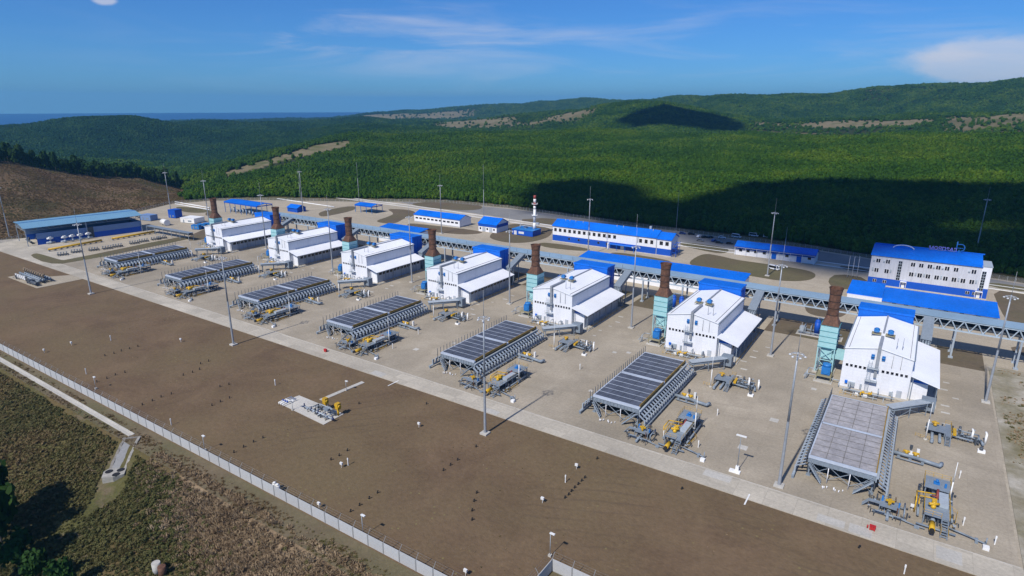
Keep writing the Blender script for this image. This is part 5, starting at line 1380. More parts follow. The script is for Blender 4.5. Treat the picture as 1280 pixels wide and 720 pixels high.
def gas_valve(loc, label):
    t = thing('line_valve', label, 'valve', loc, R(90), 'tall white line valves in the metering yard')
    mb = MB(); mb.ball((0, 0, 1.0), .9, 12, 8); mb.cyl((-2.2, 0, 1.0), (2.2, 0, 1.0), .5, n=10); mb.cyl((0, 0, 1.5), (0, 0, 3.0), .35, n=8); mb.build('valve_body', M['steel_light'], t)
    mb = MB(); mb.b(-.7, .7, -.6, .6, 2.8, 4.2); mb.cyl((-1.6, 0, 3.4), (1.6, 0, 3.4), .5, n=10); mb.build('actuator', M['white'], t); return t
def small_manifold(loc, label, group='low pipe manifolds in the metering yard'):
    t = thing('pipe_manifold', label, 'manifold', loc, R(70), group)
    mb = MB()
    for i in range(4): mb.tube([(i*1.3, -1.6, .2), (i*1.3, -1.6, .9), (i*1.3, 1.6, .9), (i*1.3, 1.6, .2)], .2); 
    mb.cyl((-.6, 0, .7), (4.8, 0, .7), .3, n=8); mb.build('pipe', M['steel_dark'], t)
    mb = MB()
    for i in range(4): mb.cyl((i*1.3, 0, .9), (i*1.3, 0, 1.9), .12); mb.cyl((i*1.3-.4, 0, 1.8), (i*1.3+.4, 0, 1.8), .22, n=8)
    mb.build('valve', M['steel'], t); return t
VP = [(64, 303.5), (82, 302), (91.5, 300.5), (101.5, 299), (111.5, 297.5), (134, 292.5), (143.5, 291.5), (153, 290), (162, 288.5)]
VO = ['far left', 'second from left', 'third from left', 'fourth from left', 'fifth, before the gap', 'first after the gap', 'third from right', 'second from right', 'far right']
root = None
for p, o_ in zip(VP, VO):
    x, y = G(p[0], p[1]+1.4); l = 'tall white line valve before the blue shed wall, ' + o_
    if root is None: root = gas_valve((x, y, .06), l)
    else: dup(root, (x, y, .06), l)
MP = [(73, 320), (90, 316.5), (112, 314), (129, 312), (142, 309.5), (163, 305.5), (175, 303), (190, 300.5), (198, 299)]
root = None
for p, o_ in zip(MP, ['far left', 'second from left', 'third from left', 'fourth from left', 'middle', 'fourth from right', 'third from right', 'second from right', 'far right']):
    x, y = G(*p); l = 'low dark pipe manifold in front of the yellow headers, ' + o_
    if root is None: root = small_manifold((x, y, .06), l)
    else: dup(root, (x, y, .06), l)
# elevated grey pipe duct from the shed to the yard, small tanks and cabins behind it
a, b_ = G(187, 291), G(240, 301)
t = thing('elevated_duct', 'long dark grey elevated pipe duct running from the blue shed', 'pipe duct', (a[0], a[1], .06), math.atan2(b_[1]-a[1], b_[0]-a[0])); L = math.hypot(b_[0]-a[0], b_[1]-a[1])
mb = MB(); mb.b(0, L, -1.6, 1.6, 4.6, 4.9); mb.build('cover', M['steel'], t); mb = MB()
for v_ in (-1, 0, 1): mb.cyl((0, v_, 3.9), (L, v_, 3.9), .45, n=8)
mb.build('pipe', M['steel_dark'], t); mb = MB()
for i in range(6):
    for v_ in (-1.5, 1.5): mb.c(.5+i*(L-1)/5, v_, 2.3, .25, .25, 4.6)
mb.build('support', M['steel_light'], t)
x, y = G(204, 281); t = thing('storage_tank', 'short white cylindrical tank lying beside the white cabin', 'tank', (x, y, .06), R(-5))
mb = MB(); mb.cyl((0, 0, 2.2), (7, 0, 2.2), 2.0, n=18); mb.build('shell', M['white'], t); mb = MB(); mb.cyl((-.06, 0, 2.2), (.0, 0, 2.2), 1.7, n=18); mb.build('end_cap', M['steel_dark'], t); mb = MB(); mb.c(1.5, 0, .3, .6, 3, .7); mb.c(5.5, 0, .3, .6, 3, .7); mb.build('saddle', M['concrete'], t)
def cabin(px, py, L, W, H, m, label, rz=90, roof=None, group=None):
    x, y = G(px, py); t = thing('cabin', label, 'cabin', (x, y, .06), R(rz), group)
    mb = MB(); mb.b(0, L, 0, W, .3, H); mb.build('wall', m, t); mb = MB(); mb.b(-.15, L+.15, -.15, W+.15, H, H+.18); mb.build('roof', roof or m, t)
    mb = MB(); mb.b(.3, L-.3, .3, W-.3, -.05, .3); mb.build('skid', M['steel_dark'], t)
    mb = MB(); mb.b(L*.2, L*.2+1, -.06, .04, .4, 2.4); mb.b(L*.55, L*.8, -.06, .04, 1.2, 2.2); mb.build('door', M['steel'], t); return t
cabin(226, 278.5, 13, 9, 3.6, M['white'], 'white flat roofed cabin behind the elevated grey duct', 12)
cabin(211, 272.5, 7, 6, 6.0, M['blue_dark'], 'taller dark blue cabin beside the foot of a mast', 12)
cabin(176, 275.5, 10, 6, 4, M['pale_blue_wall'], 'grey blue cabin at the back corner of the open shed', 12)
for k, (px, py, o_) in enumerate(((239.5, 287, 'left'), (247, 285.8, 'middle'), (254.5, 284.6, 'right'))): cabin(px, py, 6, 2.6, 3.0, M['blue_mid'], 'blue container in the row of three by a mast, %s one' % o_, 18, None, 'blue containers in a row')
# valve station on its pad at the left end of the dirt field
mb = MB(); mb.slab([(-362, 101.8), (-328, 101.8), (-328, 121.2), (-340, 121.2), (-346, 113.5), (-362, 113.5)], -.2, .05); struct('valve_station_pad', mb, M['path'])
t = thing('valve_station', 'crowded blue-grey valve station on a concrete pad at the left of the dirt field', 'valve station', (-358, 104.2, .08))
mb = MB(); rg = random.Random(4)
for i in range(9): mb.cyl((1+i*2.6, .5, 1.0), (1+i*2.6, 6.5, 1.0), .5, n=10); mb.ball((1+i*2.6, 3.5, 1.1), .9)
mb.cyl((0, 1.5, 1.9), (24, 1.5, 1.9), .4); mb.cyl((0, 5.5, 1.9), (24, 5.5, 1.9), .4); mb.build('pipe', M['steel'], t); clutter(t, -.5, 24.5, -1.5, 7.5, 80, 32)
mb = MB()
for i in range(9): mb.cyl((1+i*2.6, 3.5, 2), (1+i*2.6, 3.5, 3.6), .3); mb.b(.5+i*2.6, 1.5+i*2.6, 3.0, 4.0, 3.0, 4.0); mb.cyl((.2+i*2.6, 3.5, 3.6), (1.8+i*2.6, 3.5, 3.6), .4, n=8)
mb.build('actuator', M['wood'], t)
mb = MB()
for i in range(5): mb.b(.5+i*2.4, 2.2+i*2.4, -.6, -.2, .4, 2.0)
mb.build('cabinet', M['white'], t); mb = MB(); mb.cyl((21, -1, 1), (27, -1, 1), .8, n=12); mb.b(17, 20, -1.5, .5, 0, 1.8); mb.build('vessel', M['steel_dark'], t)
# valve pad in the middle of the dirt field
pd = pxs((347.5, 503.5), (374, 494.5), (430, 517.5), (404.5, 531)); mb = MB(); mb.slab(pd, -.2, .08); struct('valve_pad', mb, M['concrete'])
mb = MB(); a, b_ = G(401, 500), G(454, 477.5); dx, dy = b_[0]-a[0], b_[1]-a[1]; l = math.hypot(dx, dy); nx, ny = -dy/l*.7, dx/l*.7
mb.slab([(a[0]-nx, a[1]-ny), (b_[0]-nx, b_[1]-ny), (b_[0]+nx, b_[1]+ny), (a[0]+nx, a[1]+ny)], -.1, .07); struct('pad_path', mb, M['concrete'])
x, y = G(381, 511.5); t = thing('pad_valve_set', 'white and dark valve set with two tall yellow actuators on a concrete pad', 'valve set', (x, y, .08), R(-2))
mb = MB(); mb.cyl((0, 0, .8), (12, 0, .8), .24, n=10)
for x_ in (2, 4.5, 7, 9.5): mb.cyl((x_, -1, .8), (x_, 2.6, .8), .16, n=8)
mb.tube([(4, 2.2, .8), (4, 2.2, 1.8), (9, 2.2, 1.8), (9, 2.2, .6)], .16); mb.build('pipe', M['steel_light'], t); clutter(t, 2, 10, -1, 3.4, 24, 31)
mb = MB()
for x_ in (0, 3, 6, 9, 12): mb.cyl((x_, 0, .2), (x_, 0, 1.7), .16, n=10); mb.ball((x_, 0, .8), .38)
mb.build('valve', M['navy'], t)
for x_ in (5.0, 10.2):
    mb = MB(); mb.cyl((x_, 3.2, 0), (x_, 3.2, 1.8), .3, n=8); mb.b(x_-.6, x_+.6, 2.7, 3.8, 1.8, 3.5); mb.cyl((x_-1.0, 3.2, 2.7), (x_+1.0, 3.2, 2.7), .42, n=10); mb.build('actuator', M['yellow'], t)
mb = MB(); mb.b(6.6, 8.4, 1.2, 2.6, 1.2, 1.9); mb.build('junction_box', M['steel'], t)
x, y = G(352, 505); t = thing('small_pipe_rack', 'small white pipe grid at the left end of the concrete pad', 'pipes', (x, y, .08), R(0))
mb = MB()
for i in range(3): mb.tube([(i*.9, -.8, .15), (i*.9, -.8, .8), (i*.9, 3.4, .8), (i*.9, 3.4, .1)], .12)
mb.cyl((-.2, 1.5, .8), (2.2, 1.5, .8), .12); mb.build('pipe', M['white'], t); mb = MB()
for i in range(3): mb.ball((i*.9, .6, .9), .25)
mb.build('valve', M['blue_dark'], t)
def field_lamp(px, py, label, h=3.2, m='white', box=True):
    x, y = G(px, py); t = thing('field_lamp', label, 'lamp', (x, y, .0))
    mb = MB(); mb.cyl((0, 0, -.1), (0, 0, h), .06, n=8); mb.build('pole', M['steel_light'], t)
    mb = MB(); mb.b(-.1, .9, -.2, .2, h-.25, h-.05); mb.build('lamp_head', M['white'], t)
    mb = MB(); mb.c(0, 0, .15, .6, .6, .4); mb.build('footing', M['concrete'], t); return t
field_lamp(366, 512.5, 'small lamp post with white footing on the concrete pad'); field_lamp(433, 488, 'small lamp post with white footing beside the path to the concrete pad')
field_lamp(454, 670, 'slim lamp post just inside the concrete fence, middle bottom', 5.0); field_lamp(687.5, 695, 'slim lamp post at the corner of the concrete fence, bottom edge', 5.2); field_lamp(256, 563, 'slim lamp post just inside the concrete fence, left of the white barrels', 4.2); field_lamp(120, 486, 'slim dark lamp post just inside the fence at the far left', 4.0)
x, y = G(921, 590); t = thing('yard_lamp', 'slim lamp post on a white block in the front yard near the road', 'lamp', (x, y, .06))
mb = MB(); mb.cyl((0, 0, 1), (0, 0, 9.2), .09, .06, 8); mb.build('pole', M['steel'], t); mb = MB(); mb.b(-1.0, 1.2, -.25, .25, 9.1, 9.3); mb.build('lamp_head', M['white'], t); mb = MB(); mb.c(0, 0, .75, .7, .7, 1.5); mb.b(-1.6, .8, -.9, .3, 0, .35); mb.build('footing', M['white'], t)

# lighting masts
def mast(loc, label, h=31.5, spike=6.5):
    t = thing('lighting_mast', label, 'mast', loc, 0, 'tall lighting masts'); mb = MB(); mb.cyl((0, 0, .3), (0, 0, h*.5), .36, .26, 12, caps=False); mb.cyl((0, 0, h*.5), (0, 0, h), .26, .16, 12); mb.build('shaft', M['galv'], t)
    mb = MB(); mb.slab([(-1.0, -1.0), (1.0, -1.0), (1.0, 1.0), (-1.0, 1.0)], -.2, .35); mb.build('footing', M['concrete'], t)
    mb = MB(); n = 16
    for i in range(n): a, b_ = 6.2832*i/n, 6.2832*(i+1)/n; mb.bar((1.25*math.cos(a), 1.25*math.sin(a), h-.5), (1.25*math.cos(b_), 1.25*math.sin(b_), h-.5), .1)
    for i in range(4): a = i*1.5708; mb.bar((0, 0, h-.3), (1.25*math.cos(a), 1.25*math.sin(a), h-.5), .09)
    o = mb.build('lamp_ring', M['galv'], t)
    for i in range(6): a = i*1.0472; mb = MB(); mb.ball((1.45*math.cos(a), 1.45*math.sin(a), h-.75), .29, 8, 5, .7); mb.build('floodlight', M['lamp'], o)
    mb = MB(); mb.cyl((0, 0, h), (0, 0, h+spike), .07, .03, 6); mb.build('spike', M['galv'], t); return t
MS = [((114, 367.4), 'by the road edge near the metering yard'), ((292, 431), 'by the road edge, second along from the left'), ((606.4, 542), 'on the road edge in the middle foreground'), ((973.6, 607.5), 'on the yard in the right foreground beside the pale cooler'), ((1231.7, 503), 'at the right edge of the yard beside the dry strip'),
 ((963, 445), 'between the two nearest halls'), ((789, 410), 'between the second and third halls from the right'), ((637, 380), 'between the middle hall and the third from the right'), ((515, 353), 'between the third hall from the left and the middle hall'), ((416, 338), 'between the second and third halls from the left'), ((333, 311), 'between the two farthest halls'),
 ((12, 297), 'at the left end of the open shed'), ((214, 267), 'behind the right end of the open shed'), ((262, 283), 'beside the blue containers'), ((552, 292), 'before the long white workshop'), ((735, 319), 'before the service building'), ((959, 345), 'on the turf before the shaded store'), ((1219, 319), 'behind the right end of the office'), ((379, 265), 'near the small blue hut')]
root = None
for p, w_ in MS:
    x, y = G(*p); l = 'tall grey lighting mast ' + w_
    if root is None: root = mast((x, y, .06), l)
    else: dup(root, (x, y, .06), l)
RODS = [((605, 283), 42, 'behind the small white garage'), ((449, 253), 34, 'beside the open blue canopy in the rear'), ((845, 289), 27, 'behind the end of the service building'), ((376, 252), 27, 'behind the small blue hut'), ((980, 317), 15, 'beside the shaded store'), ((795, 300), 16, 'behind the service building roof')]
for p, h, w_ in RODS:
    x, y = G(*p); t = thing('lightning_mast', 'very thin grey lightning mast ' + w_, 'mast', (x, y, .06), 0, 'thin lightning masts'); mb = MB(); mb.cyl((0, 0, 0), (0, 0, h*.6), .22, .14, 8); mb.cyl((0, 0, h*.6), (0, 0, h), .14, .05, 6); mb.build('shaft', M['galv'], t); mb = MB(); mb.c(0, 0, .1, 1.2, 1.2, .4); mb.build('footing', M['concrete'], t)
for i, (px, o_) in enumerate(((1058.5, 'left'), (1064.5, 'middle'), (1070.5, 'right'))):
    x, y = G(px, 347.5); t = thing('flagpole', 'white flagpole left of the office, %s of three' % o_, 'flagpole', (x, y, .06), 0, 'white flagpoles beside the office'); mb = MB(); mb.cyl((0, 0, 0), (0, 0, 10.5), .09, .06, 8); mb.build('pole', M['white'], t); mb = MB(); mb.ball((0, 0, 10.55), .14); mb.build('finial', M['white'], t)

# ------------------------------------------------------------------ stubs, posts and boxes in the dirt field and the yard
def stub_mesh():
    mb = MB(); mb.cyl((0, 0, -.1), (0, 0, .46), .11, n=8); mb.cyl((0, 0, .46), (.24, -.04, .62), .14, n=8); mb.c(0, 0, .03, .36, .36, .1); return mb
def field_put(name, maker, m, items, group, cat, h=0):
    root = None
    for (px, py, l) in items:
        x, y = G(px, py)
        if root is None: root = maker().build(name, m); o = root
        else: o = root.copy(); C.objects.link(o)
        o.location = (x, y, .0 if y < 120 else .07); tag(o, l, cat, group)
c1 = lambda x, y: (x/4, 420+y/4); c2 = lambda x, y: (320+x/4, 460+y/4); c3 = lambda x, y: (640+x/4, 460+y/4); c4 = lambda x, y: (320+x/4, 540+y/4)
ROWS = [
 ('upper left row near the long fence', [c1(*q) for q in ((525,97),(570,85),(607,73),(648,62),(690,50))]),
 ('row close to the fence at the left', [c1(*q) for q in ((485,228),(535,210),(577,193),(625,180))]),
 ('row above the fence, left of the white post', [c1(*q) for q in ((712,342),(762,322),(806,303),(857,288))]),
 ('row under the second mast, upper left', [c1(*q) for q in ((917,194),(963,180),(998,165))]),
 ('pair left of the second mast foot', [c1(*q) for q in ((1003,137),(1043,124))]),
 ('pair in the middle left of the field', [c1(*q) for q in ((1100,252),(1145,240))]),
 ('row of three in the middle left of the field', [c1(*q) for q in ((1060,345),(1102,327),(1148,308))]),
 ('row right of the lamp by the fence', [c1(*q) for q in ((1170,580),(1218,553),(1268,528))]),
 ('row beside the white post below the valve pad', [c2(*q) for q in ((375,457),(416,436),(457,411))]),
 ('row of four right of the white barrels', [c2(*q) for q in ((473,715),(518,684),(566,650),(608,622))]),
 ('row left of the foreground mast', [c2(*q) for q in ((937,510),(972,484),(1008,458),(1100,392))]),
 ('upright row below the foreground mast', [c4(*q) for q in ((1080,438),(1080,392),(1090,344),(1103,303))]),
 ('tight row of seven below the road', [c3(*q) for q in ((264,648),(282,632),(296,615),(312,597),(330,580),(347,563),(363,547))]),
]
NTH = ['first from the left', 'second from the left', 'third from the left', 'fourth from the left', 'fifth from the left', 'sixth from the left', 'last on the right']
items = []
for rl, ps in ROWS:
    for i, p in enumerate(ps): items.append((p[0], p[1]+.6, 'dark stub, %s, %s' % (NTH[i], rl)))
for p, l in ((c2(35,347), 'lone dark pipe stub left of the tyre tracks in the field'), (c2(515,177), 'lone dark pipe stub right of the path to the valve pad'), (c2(852,178), 'lone dark pipe stub at the road edge right of the path'), (c3(425,452), 'lone dark stub on the road edge right of the foreground mast'), (c3(848,603), 'lone dark stub on the road edge below the yard lamp'), ((1073.5, 684), 'lone dark stub on the road edge near the red box')): items.append((p[0], p[1]+.6, l))
field_put('pipe_stub', stub_mesh, M['black'], items, 'dark pipe stubs in the dirt field', 'stub')
def post_mesh(): mb = MB(); mb.c(0, 0, .9, .18, .18, 2.0); mb.c(.0, 0, 1.6, .27, .22, .5); return mb
PO = [(c1(555,22), 'far left below the road'), (c1(432,190), 'beside the row close to the fence'), (c1(857,445), 'just inside the fence, left part'), (c2(97,86), 'left of the valve pad'), (c2(461,486), 'in the middle of the field beside a white box'), (c3(267,572), 'left of the tight row of seven stubs'), (c3(1026,238), 'in the yard, right of the second platform from the right'), (c3(757,348), 'in the yard between valve skid and platform'), (c3(931,398), 'in the yard right of the second yellow platform'), ((1199, 598), 'in the yard above the nearest yellow platform'), ((1203.5, 657), 'right of the nearest yellow platform'), ((1243, 681), 'in the right corner of the yard'), ((491/1+0, 436), 'in the yard left of the fourth cooler'), ((725, 462), 'in the yard between the third and second coolers from the right'), ((523, 418), 'in the yard right of the middle cooler'), ((1130, 717), 'at the bottom edge of the dirt field on the right')]
field_put('marker_post', post_mesh, M['white'], [(p[0], p[1], 'white marker post ' + l) for p, l in PO], 'white marker posts', 'post')
def box_mesh(): mb = MB(); mb.c(0, 0, .45, .08, .08, 1.1); mb.c(0, 0, 1.1, .7, .38, .55); return mb
BO = [(c1(222,84), 'left end near the fence'), (c1(358,47), 'left part near the fence, second'), (c1(905,30), 'upper middle, below the second mast'), (c2(815,296), 'right of the valve pad'), (c2(428,498), 'beside the middle white post'), (c2(316,700), 'near the fence right of the barrels'), (c3(322,505), 'below the road, upper of two'), (c3(152,674), 'below the road, lower of two'), ((1139.5, 638), 'in the yard between the nearest valve skid and platform'), ((582, 719.5), 'at the bottom edge near the fence')]
field_put('instrument_box', box_mesh, M['white'], [(p[0], p[1], 'white instrument box on a post ' + l) for p, l in BO], 'white instrument boxes', 'box')
def red_mesh(): mb = MB(); mb.b(-.5, .5, -.32, .32, .2, .95); mb.b(-.56, .56, -.38, .38, .95, 1.02); mb.c(-.4, 0, .1, .08, .6, .24); mb.c(.4, 0, .1, .08, .6, .24); mb.cyl((-.85, .2, .05), (-.85, .2, .7), .14, n=8); return mb
field_put('fire_box', red_mesh, M['red'], [(1090, 663, 'red fire equipment box on the yard edge in the right foreground'), (407, 440, 'red fire equipment box on the yard edge before the middle cooler')], 'red fire boxes', 'box')
def barrel(): mb = MB(); mb.cyl((0, 0, 0), (0, 0, 1.7), .5, n=12); mb.cyl((0, 0, 1.7), (0, 0, 1.95), .5, .2, 12); return mb
field_put('water_barrel', barrel, M['white'], [(344, 612, 'taller white barrel just inside the concrete fence, left of the pair'), (347.5, 614.5, 'white barrel just inside the concrete fence, right of the pair')], 'white barrels', 'barrel')
x, y = G(200, 722); z = float(terrain_z(np.array([x]), np.array([y]))[0])
x, y = G(200, 722, z); z = float(terrain_z(np.array([x]), np.array([y]))[0])
t = thing('broken_pipe_stack', 'pale and rusty pipe ends standing in the brush at the bottom edge', 'pipes', (x, y, z)); mb = MB(); mb.cyl((-.6, 0, -.5), (-.6, 0, 2.1), .75, n=14); mb.build('pale_pipe', M['concrete'], t); mb = MB(); mb.cyl((1.0, .2, -.5), (1.0, .2, 1.9), .7, n=14); mb.build('rusty_pipe', M['rust'], t)

# ------------------------------------------------------------------ cars in the rear lay-by
def car(loc, rz, m, label, van=False):
    t = thing('parked_van' if van else 'parked_car', label, 'van' if van else 'car', loc, rz, 'vehicles parked in the rear lay-by'); L, W, H = (5.6, 2.0, 2.2) if van else (4.4, 1.8, 1.5)
    mb = MB(); hb = .85
    mb.prism([(-L/2, .3), (L/2, .3), (L/2, .68), (L/2-.15, hb), (-L/2+.1, hb+.05), (-L/2, .75)], 'y', -W/2, W/2)
    top = [(-L*.42, hb), (L*.24, hb), (L*.08, H), (-L*.36, H)] if not van else [(-L*.49, hb), (L*.42, hb), (L*.30, H), (-L*.49, H)]
    mb.prism(top, 'y', -W/2+.12, W/2-.12); mb.build('body', m, t)
    mb = MB(); k = .06
    mb.prism([(top[0][0]+.25, hb+.05), (top[1][0]-.3, hb+.05), (top[2][0]-.1, H-.14), (top[3][0]+.15, H-.14)], 'y', -W/2+.10, W/2-.10)
    a, b_ = top[1], top[2]; mb.quad((a[0]+.03-.05, -W/2+.25, a[1]+.06), (a[0]+.03-.05, W/2-.25, a[1]+.06), (b_[0]+.05, W/2-.3, b_[1]-.08), (b_[0]+.05, -W/2+.3, b_[1]-.08)); mb.build('window', M['glass'], t)
    for sx in (-L*.3, L*.31):
        for sy in (-1, 1): mb = MB(); mb.cyl((sx, sy*(W/2-.2), .32), (sx, sy*(W/2+.01), .32), .33, n=12); mb.build('wheel', M['black'], t)
    return t
M['car_dark'] = mat('dark_car_paint', (.02,.022,.03), .25); M['car_white'] = mat('white_car_paint', (.72,.73,.75), .3); M['car_grey'] = mat('grey_car_paint', (.16,.17,.19), .3); M['car_blue'] = mat('blue_car_paint', (.02,.05,.2), .3)
CARS = [(864, 293.5, 'dark', 20, 'dark car at the left end of the rear lay-by'), (875, 296.8, 'white', 60, 'white car in the left of the rear lay-by between dark ones'), (880.5, 297.3, 'dark', 60, 'dark car right beside the left white car'), (887.5, 297.6, 'dark', 60, 'dark car, second right of the left white car'), (892.5, 302, 'blue', 75, 'dark blue car before the white kerb in the lay-by'), (902.5, 298, 'white', 10, 'white car standing alone in the middle of the lay-by'), (875, 301.5, 'grey', 5, 'grey car close to the kerb at the left'), (899, 304.2, 'dark', 5, 'dark car close to the kerb in the middle'), (912, 305.2, 'dark', 15, 'dark car at the corner of the store'), (853, 292.8, 'blue', 10, 'dark blue car right behind the service building end')]
for px, py, c_, rz, l in CARS:
    x, y = G(px, py); car((x, y, .07), R(rz), M['car_'+c_], l)
for px, py, l in ((920.5, 296.8, 'white van in the lay-by behind the store, left'), (942, 295.3, 'white van in the lay-by behind the store, middle'), (960, 297, 'white van in the lay-by behind the store, right')):
    x, y = G(px, py); car((x, y, .07), R(-5), M['car_white'], l, True)
x, y = G(967, 337); car((x, y, .13), R(-20), M['car_white'], 'white van parked on the turf before the shaded store', True)

# dark trees at the lower left corner, nearest the camera
for i, (px, py, s) in enumerate(((-2, 655, .95), (6, 690, 1.0), (26, 716, .9), (52, 735, .75), (84, 742, .62), (-28, 690, 1.35), (-18, 735, 1.3))):
    zz = -8.0
    for _ in range(6): x, y = G(px, py, zz); zz = float(terrain_z(np.array([x]), np.array([y]))[0])
    put_tree(x, y, s, 'dark bushy tree in the lower left corner, %s of seven' % ['topmost', 'second from the top', 'third from the top', 'fourth from the top', 'rightmost', 'leftmost', 'lowest'][i], 'dark trees in the lower left corner')
# low cover: brush below the fence, straw bank along it, tufts on the dry slope and strip
def cover_stuff(name, n, gen, meshes, s0, s1, label, cat, lift=0.0):
    P = gen(n); z = terrain_z(P[:, 0], P[:, 1])-.05+lift; m = len(P); sz = s0+(s1-s0)*np.random.rand(m)**2
    return scatter(name, np.stack([P[:, 0], P[:, 1], z], 1), sz, np.random.randint(0, len(meshes), m), meshes, label, cat, sz*(.7+.6*np.random.rand(m)))
def gen_front(n):
    x = -300+260*np.random.rand(n); y = 12+45.5*np.random.rand(n)**.8; d = _hash_noise(x, y, .16, 21)+_hash_noise(x, y, .4, 22)*.6
    bank = bank_mask(x, y) > .5
    drain = (np.abs((x+155)*math.sin(R(42))+(y-60.5)*math.cos(R(42))) < 3.2) & (x > -156) & (x < -138)
    k = (d+np.random.rand(n)*1.6 > .1) & ~((bank_mask(x, y-4.5*np.random.randn(n)*.6) > .5) & bank & (np.random.rand(n) < .93)) & ~drain; return np.stack([x[k], y[k]], 1)
def gen_bank(n):
    x = -142+100*np.random.rand(n); y = 32+29*np.random.rand(n); drain = (np.abs((x+155)*math.sin(R(42))+(y-60.5)*math.cos(R(42))) < 3.2) & (x < -138)
    d = _hash_noise(x, y, .2, 31); k = (d+np.random.rand(n) > .15) & ~drain & (bank_mask(x, np.minimum(y+np.abs(np.random.randn(n))*3.5, 62.5)) > .5) & (y < 62.5) & ~((y > 58.2) & (y < 59.6)); return np.stack([x[k], y[k]], 1)
def gen_verge(n):
    x = -300+255*np.random.rand(n); y = 58.7+4.6*np.random.rand(n); k = (np.abs(y-61.2) > 1.1) | (x > -156); k &= _hash_noise(x, y, .3, 71)+np.random.rand(n) > .3; return np.stack([x[k], y[k]], 1)
def gen_weeds(n):
    m = n*6; x = -300+315*np.random.rand(m); y = 66+53*np.random.rand(m); a, b = G(875, 563); c = np.exp(-((x-a)**2/60+(y-b)**2/14))
    k = (_hash_noise(x, y, .07, 81)+.6*_hash_noise(x, y, .21, 82)+.5*np.random.randn(m)+2.2*c > .95) & ((y > 81) | (x < -46)); q = np.stack([x[k], y[k]], 1); return q[:n]
def gen_slope(n):
    ph = np.interp(-250+500*np.random.rand(n), _pxs, _phis); r = 440+340*np.random.rand(n); x = r*np.sin(ph); y = r*np.cos(ph); f, b, p = cover(x, y)
    k = (b > .5) & (_hash_noise(x, y, .08, 41)+np.random.rand(n)*1.2 > .3); return np.stack([x[k], y[k]], 1)
def gen_strip(n):
    x = 27+50*np.random.rand(n); y = 100+134*np.random.rand(n); d = _hash_noise(x, y, .13, 51)+.5*_hash_noise(x, y, .4, 52); k = d+np.random.rand(n)*.7 > .35; return np.stack([x[k], y[k]], 1)
shr = [raw_mesh('brush_clump', leaf_cloud(500+i, 4, 70, .22, True, .7, 0), M['shrub']) for i in range(4)]
stw = [raw_mesh('straw_tuft', tuft_mesh(520+i, 26, 1.0, .35), M['straw']) for i in range(4)]
grn = [raw_mesh('brush_grass', tuft_mesh(560+i, 30, 1.0, .7), M['shrub']) for i in range(4)]
tuf = [raw_mesh('dry_tuft', tuft_mesh(540+i, 22, 1.0, .5), M['dry_tuft']) for i in range(4)]
cover_stuff('brush', 85000, gen_front, grn+shr[:2], .24, .62, 'brown and green brush covering the slope below the fence', 'brush')
cover_stuff('straw_bank', 22000, gen_bank, stw, .45, 1.2, 'pale dry grass on the bank below the fence', 'grass')
cover_stuff('verge_grass', 5000, gen_verge, tuf[:2]+stw[:1], .25, .6, 'low dry grass between the fence and the drain channel', 'grass', .1)
cover_stuff('dry_slope_tufts', 80000, gen_slope, tuf, .45, 1.15, 'brown dry tufts on the slope behind the open shed', 'grass')
cover_stuff('field_weeds', 2600, gen_weeds, stw[:2]+grn[:1], .06, .2, 'sparse low weeds growing in the brown dirt field', 'weeds', .13)
cover_stuff('strip_grass', 16000, gen_strip, tuf[:2]+stw+grn[:2], .2, .6, 'patchy dry grass beside the right edge of the yard', 'grass', .17)
# ------------------------------------------------------------------ cloud bank overhead whose shade lies on the forest
SUN_EL = R(47.0)
def hit(px, py):
    r = 300.0
    while r < 6500:
        d = ray(px, py); h = math.hypot(d[0], d[1]); x, y, z = d[0]*r/h, d[1]*r/h, HC+d[2]*r/h
        if z <= float(terrain_z(np.array([x]), np.array([y]))[0])+3: return x, y, z
        r += 6
    return x, y, z
M['cloud'] = mat('cloud_white', (.9,.9,.9), 1.0, var=.02)
def cloud(label, pts, H, rad, step, seed, holes=False):
    P = []
    for p in pts:
        x, y, z = hit(*p); P.append((x, y-(H-z)/math.tan(SUN_EL)))
    P = np.array(P); rg = np.random.RandomState(seed); mb = MB()
    x0, y0 = P.min(0); x1, y1 = P.max(0)
    def inside(x, y):
        c = False; j = len(P)-1
        for i in range(len(P)):
            if (P[i][1] > y) != (P[j][1] > y) and x < (P[j][0]-P[i][0])*(y-P[i][1])/(P[j][1]-P[i][1])+P[i][0]: c = not c
            j = i
        return c
    def edge(x, y):
        m = 1e9
        for i in range(len(P)):
            a, b = P[i-1], P[i]; ab = b-a; t = np.clip(((x-a[0])*ab[0]+(y-a[1])*ab[1])/(ab@ab), 0, 1); q = a+t*ab; m = min(m, math.hypot(x-q[0], y-q[1]))
        return m
    n = 0; yy = y0
    while yy < y1:
        xx = x0
        while xx < x1:
            x = xx+rg.uniform(-.3, .3)*step; y = yy+rg.uniform(-.3, .3)*step
            if inside(x, y) and not (holes and _hash_noise(np.array([x]), np.array([y]), .021, 91)[0] > .34 and x > -60):
                e = edge(x, y); r = min(rad*rg.uniform(.85, 1.2), max(e+step*.3, step*.45))
                mb.ball((x, y, H+rg.uniform(-.2, .5)*rad), r, 10, 6, .75); n += 1
            xx += step
        yy += step
    o = mb.build('cloud', M['cloud'], None, fixn=False); tag(o, label, 'cloud', None, 'stuff'); print('cloud balls', n)
cloud('cumulus cloud overhead that shades the near forest', [(598, 240), (640, 227), (690, 221), (718, 230), (738, 247), (778, 253), (822, 242), (870, 231), (950, 227), (1040, 228), (1110, 231), (1190, 238), (1290, 250), (1420, 262), (1430, 360), (1290, 346), (1200, 337), (1120, 327), (1064, 322), (1024, 333), (960, 326), (915, 316), (862, 303), (845, 294), (800, 284), (690, 266), (620, 255)], 950, 46, 30, 5, True)
